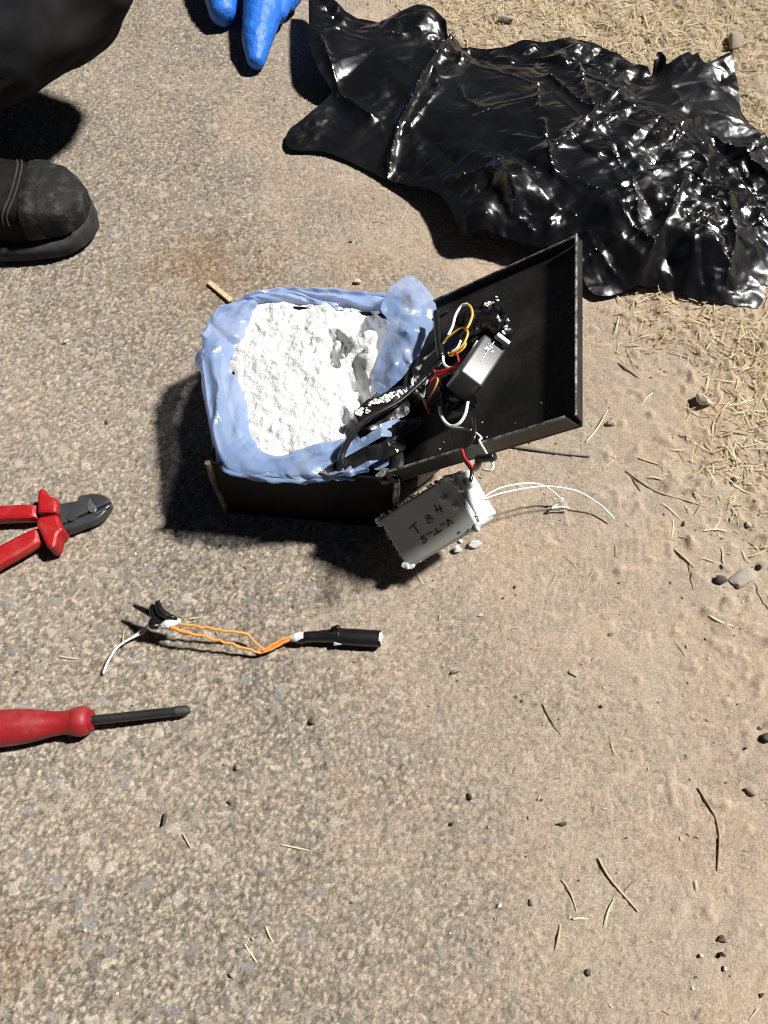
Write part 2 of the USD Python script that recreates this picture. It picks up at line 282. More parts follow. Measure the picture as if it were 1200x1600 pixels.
# ------------------------------------------------------------------ black refuse bag
M_BAG = usdkit.material(stage, '/World/Looks/black_film', {
    'co': ('texture_coordinate', {}), 'n': ('noise_texture', {'scale': 42.0, 'detail': 6.0, 'roughness': 0.6, 'type': 'ridged_multifractal', 'distortion': 0.6}),
    'n3': ('noise_texture', {'scale': 7.0, 'detail': 2.0}), 'rr': ('map_range', {'from_min': 0.35, 'from_max': 0.65, 'to_min': 0.19, 'to_max': 0.36, 'clamp': True}), 'n2': ('noise_texture', {'scale': 130.0, 'detail': 4.0, 'distortion': 1.2}), 'ad': ('math', {'math_type': 'multiply_add', 'value2': 0.35}),
    'b': ('bump', {'distance': 0.0012, 'strength': 0.06}), 'p': ('principled_bsdf', {'base_color': (0.004, 0.004, 0.0048), 'roughness': 0.225, 'specular_ior_level': 0.75})},
    [('co.object', 'n.vector'), ('co.object', 'n2.vector'), ('n2.fac', 'ad.value1'), ('n.fac', 'ad.value3'), ('ad.value', 'b.height'), ('b.normal', 'p.normal'), ('co.object', 'n3.vector'), ('n3.fac', 'rr.value'), ('rr.result', 'p.roughness')], surface='p.BSDF')
BAG = [(482, -25, .045), (505, -22, .045), (530, 6, .04), (560, 28, .02), (592, 36, .015), (622, 20, .035), (650, 8, .04), (677, 12, .045), (697, 30, .045), (705, 46, .04), (697, 64, .02), (722, 73, .012),
       (760, 78, .012), (797, 70, .014), (817, 62, .014), (850, 66, .01), (882, 60, .01), (915, 65, .01), (950, 80, .01), (990, 101, .012), (1018, 117, .014), (1023, 90, .032), (1030, 78, .036), (1041, 87, .036), (1046, 97, .036),
       (1073, 81, .04), (1082, 86, .04), (1091, 82, .042), (1103, 99, .04), (1143, 83, .042), (1147, 105, .036), (1155, 135, .03), (1158, 172, .022), (1172, 192, .015), (1200, 216, .012), (1250, 255, .01), (1262, 330, .01), (1240, 400, .01),
       (1200, 430, .012), (1193, 470, .01), (1172, 480, .008), (1130, 473, .01), (1090, 468, .01), (1050, 456, .01), (1010, 450, .01), (975, 455, .01), (940, 462, .01), (920, 450, .012), (905, 420, .015), (880, 392, .02),
       (845, 388, .028), (805, 376, .03), (770, 366, .03), (728, 368, .03), (712, 350, .032), (705, 325, .034), (680, 300, .026), (640, 290, .016), (600, 279, .008), (570, 264, .006), (530, 246, .006), (498, 236, .006), (452, 233, .006), (449, 207, .008), (475, 186, .012), (500, 165, .014), (518, 146, .018), (511, 130, .026), (497, 108, .034), (486, 78, .042), (483, 40, .045)]
BINT = [(600, 120, .034), (640, 170, .026), (560, 180, .028), (560, 80, .03), (700, 200, .045), (720, 120, .03), (800, 180, .055), (800, 300, .06), (760, 330, .055), (860, 350, .05), (950, 200, .058), (950, 330, .06), (900, 110, .03), (1080, 250, .055), (1090, 370, .062), (1120, 430, .035), (1000, 420, .03), (1150, 300, .05), (1190, 300, .03), (1060, 160, .045), (1110, 130, .045), (620, 250, .018), (680, 270, .035)]
bw = np.array([G(*p) for p in BAG]); bi = np.array([G(*p) for p in BINT]); allp = np.vstack([bw, bi])
rb = catmull(np.vstack([bw, bw[:1]]), 3)[:-1]; BAGP = shapely.Polygon(rb[:, :2]).buffer(-.004)
P, T, nb = poly_mesh(rb[:, :2], 0.0021, 3)
zb = RBFInterpolator(allp[:, :2], allp[:, 2], kernel='linear', smoothing=1e-4)(P)
def ridge(P, line, amp, w):
    L = [G(*(tuple(p) + (0.04,))[:3])[:2] for p in line]; s = shapely.LineString(L); d = shapely.distance(shapely.points(P), s); return .62 * amp * np.exp(-np.abs(d / (w * .62)) ** 1.0)
for line, amp, w in (([(703, 55), (662, 110), (622, 190), (598, 272)], .020, .006), ([(905, 85), (915, 150), (930, 190)], .012, .006), ([(860, 115), (905, 175), (930, 190)], .012, .006), ([(985, 130), (950, 160), (930, 195)], .010, .006),
        ([(930, 195), (880, 240), (850, 270)], .010, .007), ([(990, 180), (920, 225)], .010, .006), ([(1095, 190), (1030, 235), (1000, 250)], .016, .008), ([(1120, 215), (1170, 260), (1200, 280)], .016, .010), ([(845, 210), (850, 270), (860, 300)], .008, .006),
        ([(1060, 300), (1040, 350), (1010, 410)], .012, .008), ([(1130, 320), (1145, 380), (1140, 440)], .012, .008), ([(720, 285), (760, 290), (800, 330)], .012, .007), ([(770, 270), (790, 330), (830, 360)], .012, .007), ([(500, 60), (530, 130), (580, 170)], .012, .008), ([(640, 190), (690, 130), (680, 100)], .010, .008)):
    zb = zb + ridge(P, line, amp, w)
r = np.random.default_rng(5); bx0, by0, bx1, by1 = shapely.Polygon(rb[:, :2]).bounds
for k in range(70):
    c = np.array([r.uniform(bx0, bx1), r.uniform(by0, by1)]); a = r.uniform(0, math.pi); l = r.uniform(0.02, 0.07); u = np.array([math.cos(a), math.sin(a)]) * l; kx = np.array([-u[1], u[0]]) * r.uniform(-.3, .3)
    d = shapely.distance(shapely.points(P), shapely.LineString([c - u, c + kx, c + u])); zb = zb + r.uniform(-.0015, .0045) * np.exp(-np.abs(d / r.uniform(.002, .004)))
edge_fall = np.clip(shapely.distance(shapely.points(P), shapely.Polygon(rb[:, :2]).exterior) / 0.02, 0, 1); zlow = RBFInterpolator(allp[:, :2], allp[:, 2], kernel='linear', smoothing=1e-4)(P); calm = np.zeros(len(P))
for (a_, b_, rad) in ((780, 165, .15), (590, 90, .10), (560, 200, .06), (1075, 150, .07), (880, 300, .05)):
    c_ = G(a_, b_, .04)[:2]; calm = np.maximum(calm, np.exp(-(np.linalg.norm(P - c_, axis=1) / rad) ** 4))
busy = 1 - .80 * calm
zb = zb + busy * creases(P, 17, [.14, .10, .08], .20, .44, .5)
zb = zb + (.35 + .65 * busy) * (facets(P, 1, .036, .0038, 2.2, .75) + facets(P, 2, .026, .0030, 2.4, -.9)) + busy ** 1.5 * (facets(P, 3, .0150, .0028, 2.6, .7) + facets(P, 4, .0095, .0017, 2.2, -.5) + facets(P, 8, .018, .0026, 3.0, 1.9) + facets(P, 6, .0060, .0007, 1.8, .3)) + .45 * facets(P, 7, .010, .0014, 3.4, .4)
zb = zlow + (zb - zlow) * (0.25 + 0.75 * edge_fall)
X = np.c_[P, np.maximum(zb, zg(P[:, 0], P[:, 1]) + .0015)]
v2, f2 = X, T
obj('plastic_bag', (v2, f2), M_BAG, smooth=16, label='crumpled black plastic refuse bag spread on the dirt behind the open box', cat='plastic bag')

# ------------------------------------------------------------------ the black metal box with its lid
BX, BY, ROT, BW, BD, BH, ANG, LL = -0.15635, 0.38167, -0.1415, 0.16944, 0.19501, 0.09606, 0.65539, 0.1716
e1 = np.array([math.cos(ROT), math.sin(ROT), 0]); e2 = np.array([-math.sin(ROT), math.cos(ROT), 0]); ez = np.array([0, 0, 1.])
zf = float(zg(BX + 0.08, BY + 0.1)[0]) + 0.001
FL = np.array([BX, BY, zf]); FR, BL, BR = FL + e1 * BW, FL + e2 * BD, FL + e1 * BW + e2 * BD; HT = BH - zf
M_BLACK = mat('black_paint', (0.0035, 0.0035, 0.0035), (0.011, 0.010, 0.0085), 24, 0.45, (120, 0.0010, 0.5), spec=.10, rough2=0.7, ramp=(0.45, 0.78))
M_EDGE = mat('worn_edge', (0.05, 0.05, 0.05), (0.42, 0.41, 0.40), 160, 0.38, metallic=0.3, ramp=(0.4, 0.6))
M_TAPE = mat('black_tape', (0.005, 0.005, 0.0055), (0.011, 0.011, 0.0115), 90, 0.30, (150, 0.0012, 0.6))
M_POW = mat('white_powder', (0.56, 0.56, 0.555), (0.66, 0.66, 0.655), 40, 0.95, (700, 0.0014, 0.9), spec=0.1)
M_FOAM = mat('white_foam', (0.72, 0.73, 0.74), (0.55, 0.55, 0.56), 200, 0.8, (420, 0.0009, 0.7), spec=0.2)
M_LID = mat('lid_paint', (0.010, 0.010, 0.010), (0.036, 0.033, 0.028), 16, 0.42, (90, .0012, .5), spec=.3, rough2=.6, ramp=(.42, .72))
box = thing('metal_box', 'open black metal box holding white powder, its lid folded out to the right', 'metal box')
TH = 0.0016
def wall(a, b, inn, name, z0=0.0, h=HT):
    obj(name, bar(a + ez * z0 + inn * TH / 2, b + ez * z0 + inn * TH / 2, ez, h - (.0025 if name == 'front_wall' else .008), TH), M_BLACK, box, smooth=False)
wall(FL, FR, e2, 'front_wall'); wall(BL, BR, -e2, 'back_wall'); wall(FL + e2 * TH, BL - e2 * TH, e1, 'left_wall'); wall(FR + e2 * TH, BR - e2 * TH, -e1, 'right_wall')
obj('base_plate', frame_box((FL + BR) / 2 + ez * 0.001, e1, e2, ez, (BW - 2 * TH - .0006, BD - 2 * TH - .0006, 0.0018)), M_BLACK, box, smooth=False)
for a, b, k in ((FL, FR, e2), (BL, BR, -e2), (FL, BL, e1), (FR, BR, -e1)):
    d = (b - a) / np.linalg.norm(b - a); hr = HT - (.003 if k is e2 else .0085); obj('rim', tube([a + ez * hr + k * .001 + d * .002, b + ez * hr + k * .001 - d * .002], 0.0017, 8, 3), M_BLACK, box)
M_RUST = mat('rusty_corner', (0.03, 0.024, 0.019), (0.13, 0.10, 0.075), 130, 0.75, (300, 0.001, 0.6), ramp=(0.42, 0.6))
for c in (FL, FR): obj('corner_seam', tube([c + ez * (0.004 + HT * t) + np.array([math.sin(t * 9) * .0007, -0.0008, 0]) for t in np.linspace(0, .96, 9)], [.0026, .0031, .0022, .0034, .0026], 8, 3), M_RUST if c is FL else M_EDGE, box, label='scuffed rusty corner seam of the box' if c is FL else None)
# lid: panel, lips
OUT = e1 * math.cos(ANG) + ez * math.sin(ANG); NRM = np.cross(OUT, e2); HFR = FR + ez * HT + e1 * .004; HBR = BR + ez * HT + e1 * .004
def lidpt(u, v, h=0.0): return HFR + OUT * u + e2 * v + NRM * h
def GL(px, py, h=0.01): return on_plane(px, py, HFR + NRM * h, NRM)
lid = obj('lid', frame_box(lidpt(LL / 2, BD / 2, -0.001), OUT, e2, NRM, (LL, BD, 0.0018)), M_LID, box, smooth=False, label='black lid tilted up on the right, wires and a battery pack lying in it')
def lip(u0, v0, u1, v1, h, splay=0.0, nm='lid_lip'):
    a, b = lidpt(u0, v0), lidpt(u1, v1); d = NRM + splay * (e2 if abs(v1 - v0) < 1e-6 else OUT) * (-1 if (v0 < BD / 2 and abs(v1 - v0) < 1e-6) else 1)
    obj(nm, bar(a, b, d, h, 0.0016), M_LID, lid, smooth=False)
    d = d / np.linalg.norm(d); obj('worn_lip_edge', tube([a + d * h, b + d * h], 0.0011, 6, 8), M_EDGE if nm != 'back' else M_BLACK, lid)
lip(0.004, 0.0009, LL - .003, 0.0009, 0.022, 0.25); lip(LL - .0009, 0.003, LL - .0009, BD - .003, 0.010, 0.10); lip(0.004, BD - .0009, LL - .003, BD - .0009, 0.006, 0.1)
obj('hinge', tube([HFR + e2 * .01 - e1 * .002, HBR - e2 * .01 - e1 * .002], 0.003, 10, 4), M_BLACK, lid)
r = np.random.default_rng(3)
obj('paint_chip', cat_meshes([rock(lidpt(r.uniform(.03, .15), r.uniform(.01, .05) if k < 30 else r.uniform(.03, .19), 0.0), r.uniform(.0003, .0008), 700 + k, sub=1) for k in range(10)]), M_FOAM, lid, kind='stuff')
# ------------------------------------------------------------------ powder
def rimz(dz=0.0): return zf + HT + dz
POWD = [(396, 458), (440, 452), (480, 454), (530, 458), (570, 462), (616, 474), (622, 520), (606, 556), (600, 600), (575, 630), (560, 655), (548, 694), (500, 708), (440, 718), (402, 716), (374, 684), (358, 640), (348, 600), (346, 570), (356, 530), (372, 496)]
pw = np.array([G(a, b, rimz(-.012))[:2] for a, b in POWD]); P, T, nb = poly_mesh(catmull(np.vstack([pw, pw[:1]]), 3)[:-1], 0.0012, 11)
def bowl(P, px, py, r0, dep, z=rimz(-.012)):
    c = G(px, py, z)[:2]; w = np.stack([fb(P[:, 0], P[:, 1], 70, 101, 4), fb(P[:, 0], P[:, 1], 70, 103, 4)], -1) - .5; d = np.linalg.norm((P - c + w * .030) / np.asarray(r0), axis=1); return -dep * np.clip(1.15 - d, 0, 1) ** 0.8
zz = rimz(-.007) + 0 * P[:, 0]
cc_ = G(480, 580, rimz(-.012))[:2]; zz += 0.008 * np.exp(-(np.linalg.norm(P - cc_, axis=1) / .05) ** 2)
clod, cr2 = stones(0.011, .5, 21, -.3, .3, .2, .9); d1, i1 = cKDTree(clod).query(P + (meshkit.fbm(np.c_[P * 160, P[:, :1] * 0], 2, 3)[:, None] - .5) * .004)
lump = np.clip(fb(P[:, 0], P[:, 1], 30, 61, 3) * 3.2 - 1.35, 0, 1)
zz += lump * np.sqrt(np.clip(1 - (d1 / .0072) ** 2, 0, 1)) * .0040 * cr2.uniform(.2, 1, len(clod))[i1] + (fb(P[:, 0], P[:, 1], 55, 63, 4) - .5) * .008 + (fb(P[:, 0], P[:, 1], 260, 67, 3) - .5) * .0026 + (fb(P[:, 0], P[:, 1], 700, 69, 2) - .5) * .0012
zz += bowl(P, 517, 552, (.015, .018), .026) + bowl(P, 560, 606, (.010, .020), .020) + bowl(P, 545, 655, (.012, .012), .020) + bowl(P, 600, 500, (.014, .016), .006) + bowl(P, 415, 520, (.006, .016), .004)
for px_, py_, rr in ((590, 560, .013), (572, 575, .010), (585, 535, .012), (560, 545, .010)):
    c = G(px_, py_, rimz(-.01))[:2]; zz += .011 * np.exp(-(np.linalg.norm(P - c, axis=1) / rr) ** 4)
ed = shapely.distance(shapely.points(P), shapely.Polygon(P[:nb]).exterior); zz -= .0045 * np.clip(1 - ed / .016, 0, 1)
pz = np.vstack([np.c_[P, zz], np.c_[P[:nb], np.full(nb, rimz(-.06))]]); k = np.arange(nb); k2 = (k + 1) % nb; n = len(P)
pm_ = trimesh.Trimesh(pz, np.vstack([T, np.stack([k, n + k, n + k2], -1), np.stack([k, n + k2, k2], -1)]), process=False)
obj('powder', pm_, M_POW, smooth=True, label='lumpy white powder filling the blue liner inside the box', cat='powder', kind='stuff')

# ------------------------------------------------------------------ blue plastic liner folded over the rim
M_BLUE = usdkit.material(stage, '/World/Looks/blue_film', {
    'co': ('texture_coordinate', {}), 'n': ('noise_texture', {'scale': 26.0, 'detail': 3.0}), 'r': ('rgb_ramp', {'ramp': [(0, (0.27, 0.39, 0.66)), (.4, (0.27, 0.39, 0.66)), (.62, (0.38, 0.48, 0.70)), (1, (0.42, 0.51, 0.71))]}),
    'bn': ('noise_texture', {'scale': 30.0, 'detail': 5.0, 'type': 'ridged_multifractal', 'distortion': 0.8}), 'b': ('bump', {'distance': 0.0016, 'strength': 0.5}),
    'p': ('principled_bsdf', {'roughness': 0.26, 'specular_ior_level': 0.6}), 't': ('translucent_bsdf', {'color': (0.38, 0.50, 0.78)}), 'tr': ('transparent_bsdf', {'color': (0.84, 0.88, 0.98)}),
    'm1': ('mix_closure', {'fac': 0.28}), 'm2': ('mix_closure', {'fac': 0.30})},
    [('co.object', 'n.vector'), ('co.object', 'bn.vector'), ('n.fac', 'r.fac'), ('r.color', 'p.base_color'), ('bn.fac', 'b.height'), ('b.normal', 'p.normal'),
     ('p.BSDF', 'm1.closure1'), ('t.BSDF', 'm1.closure2'), ('m1.closure', 'm2.closure1'), ('tr.BSDF', 'm2.closure2')], surface='m2.closure')
liner = thing('plastic_liner', 'thin pale blue plastic liner bag folded over the rim of the black box', 'plastic bag')
PAIRS = [((575, 727), (556, 670)), ((545, 735), (540, 682)), ((500, 741), (500, 692)), ((450, 743), (450, 704)), ((400, 739), (414, 702)), ((357, 730), (398, 680)), ((337, 695), (386, 645)), ((324, 630), (378, 602)), ((316, 570), (369, 574)), ((314, 545), (374, 552)),
         ((322, 515), (381, 530)), ((333, 493), (391, 502)), ((371, 466), (403, 475)), ((400, 458), (440, 473)), ((440, 451), (480, 475)), ((480, 451), (520, 479)), ((530, 455), (560, 484)), ((585, 458), (600, 492)), ((625, 462), (625, 498))]
prof = [(1.12, -.030), (1.0, -.012), (.85, -.003), (.55, .000), (.3, .0015), (.1, .002), (-.01, .0015), (-.05, -.004), (-.09, -.016), (-.07, -.028), (-.04, -.036)]
rows = []
for (o, i) in PAIRS:
    O, I = G(o[0], o[1], rimz(.002)), G(i[0], i[1], rimz(-.006)); d = I - O; fr = np.clip((o[1] - 690) / 40, 0, 1); rows.append([np.r_[(O + d * (t if t > 0 else t * (1 - .6 * fr)))[:2], rimz(z * (1 if t > 0 else 1 - .85 * fr))] for t, z in prof])
rows = np.array(rows); fine = np.stack([catmull(rows[:, j], 20) for j in range(len(prof))], 1); fine = np.stack([catmull(fine[i], 4) for i in range(len(fine))], 0)
nu, nv = fine.shape[:2]; V = fine.reshape(-1, 3); i = (np.arange(nu - 1)[:, None] * nv + np.arange(nv - 1)[None]).ravel(); F = np.vstack([np.stack([i, i + 1, i + nv + 1], -1), np.stack([i, i + nv + 1, i + nv], -1)])
uu = np.repeat(np.linspace(0, 1, nu), nv); vv = np.tile(np.linspace(0, 1, nv), nu)
N = np.array(trimesh.Trimesh(V, F, process=False).vertex_normals); N *= np.sign(N[:, 2].mean() + 1e-9)
wv = (meshkit.fbm(np.c_[uu * 10, vv * 2, 0 * uu], 3, 75) - .5) * 2.2; fold = (meshkit.fbm(np.c_[uu * 9, vv * 5, 0 * uu], 2, 71) - .5) * .005 + tri(vv * 2.2 + wv) * .0026 * np.clip(meshkit.fbm(np.c_[uu * 7, vv, 0 * uu], 2, 77) * 4 - 1.4, 0, 1) + tri(uu * 26 + vv * 1.2 + wv * .6) * .0008 * np.clip(meshkit.fbm(np.c_[uu * 12, vv, 0 * uu], 2, 79) * 5 - 2.2, 0, 1)
fold = np.where(vv < .3, fold * 1.5, np.maximum(fold * 1.5, -.0015)); arc = np.c_[uu * .62, vv * .06]; fold = fold + np.where(vv > .05, 1, 0) * (facets(arc, 81, .012, .0013, 4.0, .10) + facets(arc, 82, .0075, .0006, 2.2, -.35) + facets(arc, 83, .0045, .00022, 1.6, .5)); V = V + N * fold[:, None]; V = np.array(V)
V[:, 2] = np.maximum(V[:, 2], rimz(-.05)); v2, f2 = V, F
obj('folded_rim', (v2, f2), M_BLUE, liner, smooth=16)
def film(name, pts, h, grow, seed, parent, m=M_BLUE, pull=.03, inner=(), noise=.0008, freq=60, label=None, amp=None):
    w = np.array([G(*p) for p in pts]); a = np.vstack([w] + [G(*p)[None] for p in inner]) if inner else w; rr = catmull(np.vstack([w, w[:1]]), 4)[:-1]
    P, T, nb = poly_mesh(rr[:, :2], h, seed); z = RBFInterpolator(a[:, :2] + np.random.default_rng(1).normal(0, 1e-5, (len(a), 2)), a[:, 2], kernel='linear', smoothing=1e-5)(P) + (1 if amp is None else amp) * (facets(P, seed, .018, .0034, 1.8, seed * 1.0) + facets(P, seed + 1, .0075, .0010, 1.6, seed * 2.0) + facets(P, seed + 2, .0042, .0003))
    X = np.c_[P, z]; v, f = trimesh.remesh.subdivide_loop(X, T, 1); v, f = X, T; return obj(name, (v, f), m, parent, smooth=14, label=label)
R_ = rimz
film('gathered_corner', [(613, 440, R_(.022)), (640, 430, R_(.020)), (665, 449, R_(.016)), (681, 478, R_(.014)), (676, 512, R_(.012)), (655, 555, R_(.010)), (628, 592, R_(.006)), (594, 612, R_(.000)), (583, 594, R_(-.004)), (597, 545, R_(.010)), (606, 506, R_(.016)), (595, 487, R_(.022)), (603, 462, R_(.022))],
     .0014, .05, 31, liner, inner=[(642, 462, R_(.034)), (640, 485, R_(.022)), (636, 520, R_(.027)), (615, 570, R_(.014)), (655, 490, R_(.020))], label='crumpled blue corner of the liner standing up above the powder')
film('torn_scrap', [(528, 722, R_(.002)), (545, 700, R_(.006)), (562, 684, R_(.010)), (585, 672, R_(.012)), (618, 652, R_(.012)), (628, 660, R_(.010)), (604, 672, R_(.010)), (622, 678, R_(.009)), (598, 688, R_(.009)), (572, 696, R_(.008)), (548, 714, R_(.005))], .002, .10, 33, liner)
film('torn_scrap', [(500, 744, R_(-.001)), (545, 734, R_(.005)), (575, 724, R_(.008)), (592, 724, R_(.006)), (570, 737, R_(.003)), (535, 745, R_(-.001))], .002, .10, 35, liner)
film('torn_scrap', [(578, 712, R_(.004)), (598, 704, R_(.006)), (612, 714, R_(.006)), (606, 726, R_(.004)), (586, 730, R_(.003))], .002, .14, 37, liner)

# ------------------------------------------------------------------ taped black pieces at the right of the box
def plan(pts, z): return np.array([G(a, b, z)[:2] for a, b in pts])
t1 = thing('taped_slab', 'black taped slab dusted with white powder, lying across the box beside the powder', 'taped slab')
obj('slab', displace(solid(plan([(553, 641), (575, 622), (640, 597), (668, 590), (676, 606), (640, 645), (578, 672), (560, 660)], R_(.010)), R_(-.05), R_(.010), .003, .003, 5), .001, 120, 5), M_TAPE, t1)
r = np.random.default_rng(8); cr_pts = []
for k in range(150):
    t = r.random(); px = 554 + (668 - 554) * t; py = 638 - 46 * t + abs(r.normal(0, 5)) + (6 if t < .2 else 0); cr_pts.append(rock(G(px, py, R_(.0105)), r.uniform(.0008, .0026), 100 + k, (1.2, 1, .5), sub=2))
obj('powder_crust', cat_meshes(cr_pts), M_POW, t1, smooth=True)
fp = thing('tape_flap', 'stiff flap of black tape over the front right corner of the box', 'tape flap')
film('flap', [(498, 742, R_(.001)), (530, 718, R_(.008)), (562, 700, R_(.014)), (600, 688, R_(.018)), (625, 676, R_(.016)), (634, 700, R_(.012)), (608, 714, R_(.012)), (560, 728, R_(.008)), (522, 744, R_(.002))], .003, .06, 41, fp, M_TAPE)
tr = thing('battery_tray', 'shiny black plastic tray beside the hinge, below the loose wires', 'tray')
tp = plan([(640, 640), (700, 560), (726, 600), (742, 660), (655, 728), (612, 712), (616, 680)], R_(-.012))
obj('tray_body', solid(tp, R_(-.05), R_(-.012), .002, .004, 7), M_TAPE, tr)
tq = [(620, 690), (628, 662), (700, 652), (716, 690), (650, 726)]
obj('tray_rim', tube([G(a, b, R_(-.003)) for a, b in tq + tq[:1]], .0028, 8, 5), M_TAPE, tr)
obj('tape_roll', tube([G(a, b, R_(.004)) for a, b in ((612, 690), (618, 705), (622, 726), (612, 750))], [.006, .007, .006, .005], 10, 5), M_TAPE, tr)
for pts in ([(622, 700, -.004), (632, 664, .002), (668, 652, .004), (702, 650, .000), (716, 686, -.010), (684, 708, -.012), (650, 726, -.010)], [(600, 672, .008), (628, 656, .012), (660, 650, .010), (655, 668, .010), (626, 690, .008), (606, 692, .006)]):
    film('film_scrap', [(a, b, R_(z)) for a, b, z in pts], .0021, .05, 51 + len(pts), tr, M_BAG)
M_CLEAR = mat('clear_tape', (.30, .28, .24), (.10, .09, .08), 140, .2, (200, .002, .6), ramp=(.4, .6))
film('clear_tape', [(586, 742, R_(.000)), (600, 730, R_(.006)), (622, 734, R_(.005)), (616, 752, R_(-.002)), (598, 756, R_(-.006))], .002, .05, 58, tr, M_CLEAR)
# silvery lumps between liner and lid
M_GREY = mat('grey_lumps', (0.62, 0.61, 0.58), (0.30, 0.27, 0.23), 120, .8, (300, .001, .6))
r = np.random.default_rng(12)
for k in range(34):
    t = r.random(); px = 690 - 42 * t + r.normal(0, 6); py = 492 + 130 * t + r.normal(0, 6)
    obj('foam_lump', rock(G(px, py, R_(.000)), r.uniform(.0025, .0055), 300 + k, sub=2), M_GREY, smooth=True, label='pale crumb of foam wedged between the blue liner and the lid', cat='foam crumb', group='foam crumbs between liner and lid')
bed = thing('tape_bundle', 'lumpy black tape bundle along the hinge under the foam crumbs', 'tape bundle')
obj('bundle', blend([x for c in ([(692, 478), (672, 530), (652, 590), (640, 640)], [(702, 500), (690, 560), (672, 610)]) for x in chain([G(a, b, R_(-.010)) for a, b in c], [.010, .013, .013, .010][:len(c)])], .003, 6), M_TAPE, bed, smooth=True)

# ------------------------------------------------------------------ electronics lying in the lid
nb_ = np.array([0.28, -0.24, 0.93]); nb_ /= np.linalg.norm(nb_); p0 = GL(757, 560, .034)
cs = [on_plane(a, b, p0, nb_) for a, b in ((762, 514), (796, 540), (752, 608), (719, 578))]
bx_, by_ = cs[1] - cs[0], cs[3] - cs[0]; lx, ly = np.linalg.norm(bx_), np.linalg.norm(by_); bx_ = bx_ / lx; by_ = by_ - bx_ * np.dot(by_, bx_); by_ /= np.linalg.norm(by_); bz_ = np.cross(bx_, by_); bz_ = bz_ if bz_ @ nb_ > 0 else -bz_
cen = (cs[0] + cs[2]) / 2
M_PACK = mat('grey_pack', (0.03, 0.03, 0.034), (0.06, 0.06, 0.066), 60, .38, (900, .0002, .4), rough2=.48, spec=.8, ramp=(.3, .7))
pk = thing('battery_pack', 'dark grey rectangular battery pack with a lit top, stuck inside the lid', 'battery pack')
sd = np.cross(bz_, bx_); sgn = 1 if (sd @ (cs[0] - cs[3])) > 0 else -1
cb = frame_box(np.zeros(3), [1, 0, 0], [0, 1, 0], [0, 0, 1], (lx, ly, .034), .0025).subdivide().subdivide().subdivide(); q = cb.vertices.copy(); tt_ = np.clip(q[:, 1] * sgn / ly + .5, 0, 1)
q[:, 2] -= .010 * tt_ ** 2 * (q[:, 2] > 0) * .5; cb.vertices = cen - bz_ * .017 + q @ np.array([bx_, sd, bz_]); obj('case', cb, M_PACK, pk, smooth=50)
obj('seam', frame_box(cen - bz_ * .0006 - bx_ * lx * .06, sd, bx_, bz_, (ly * .82, .0006, .0012)), M_TAPE, pk)
r = np.random.default_rng(4); sgn = 1 if (sd @ (cs[0] - cs[3])) > 0 else -1
obj('glue_smear', cat_meshes([rock(cen - bz_ * .0022 + bx_ * r.normal(-.001, .0035) + sd * sgn * (ly * .22 + r.normal(0, .006)), r.uniform(.0005, .0014), 500 + k, (1.3, 1, .35), sub=1) for k in range(14)]), M_FOAM, pk)
obj('terminal', frame_box(cen + bx_ * lx * .15 + sd * sgn * (ly / 2 + .0015), bx_, sd, bz_, (.013, .004, .006), .001), M_FOAM, pk)
gm = thing('glued_module', 'black module with white glue beads, stuck to the lid above the battery pack', 'module')
obj('module', displace(blend([x for c in ([(722, 505), (742, 492), (764, 480)], [(742, 500), (770, 506), (790, 520)], [(735, 530), (752, 510)]) for x in chain([GL(a, b, .006) for a, b in c], [.010, .009, .007])], .003, 5), .0015, 130, 3), M_TAPE, gm, smooth=True)
for k, pts in enumerate(([(728, 512), (744, 486), (766, 476), (784, 482), (792, 506), (782, 524), (758, 512), (738, 530)], [(690, 590), (712, 580), (722, 596), (742, 618), (728, 640), (704, 644), (692, 620)])):
    Q = [GL(a, b, .013 if k == 0 else .010) for a, b in pts]; w = np.array(Q); L2 = np.c_[(w - HFR) @ OUT, (w - HFR) @ e2]; P, T, nb = poly_mesh(catmull(np.vstack([L2, L2[:1]]), 4)[:-1], .0017, 60 + k)
    zq = .012 + facets(P, 60 + k, .009, .0035) + facets(P, 70 + k, .005, .0012); obj('film_scrap', (HFR + P[:, :1] * OUT + P[:, 1:] * e2 + zq[:, None] * NRM, T), M_BAG, gm, smooth=15)
r = np.random.default_rng(14); W = [(760, 480, 5), (770, 474, 4), (776, 468, 3), (768, 484, 4), (746, 490, 5), (742, 494, 4), (780, 500, 3), (790, 512, 4), (787, 522, 4), (784, 530, 3), (755, 505, 3), (778, 496, 3), (792, 500, 3), (735, 523, 2)]
obj('glue_bead', cat_meshes([rock(GL(a + r.normal(0, 2), b + r.normal(0, 2), .012), s * .0005 * r.uniform(.6, 1.2), 900 + k, sub=2) for k, (a, b, s) in enumerate(W * 3)]), M_FOAM, gm, smooth=True)

M_W = {'white': mat('white_wire', (0.75, 0.74, 0.71), rough=.4), 'black': mat('black_wire', (0.012, 0.012, 0.012), rough=.3), 'red': mat('red_wire', (0.62, 0.025, 0.02), rough=.4),
       'yellow': mat('yellow_wire', (0.68, 0.40, 0.07), rough=.4), 'grey': mat('grey_wire', (0.4, 0.4, 0.4), rough=.4)}
loom = thing('wire_loom', 'tangle of white, yellow, red and black wires between the lid and the box', 'wires')
def wire(col, pts, rad=.0011, h=.014, parent=None, nm=None):
    Q = [G(p[0], p[1], p[2]) if len(p) > 2 else GL(p[0], p[1], h) for p in pts]
    return obj(nm or col + '_wire', tube(Q, rad, 8, 6), M_W[col], parent or loom, smooth=True)
wire('white', [(700, 524), (707, 510), (712, 492), (721, 478), (730, 475)], .0013, .024); wire('yellow', [(730, 475), (736, 481), (738, 492), (734, 505), (729, 514)], .0012, .024)
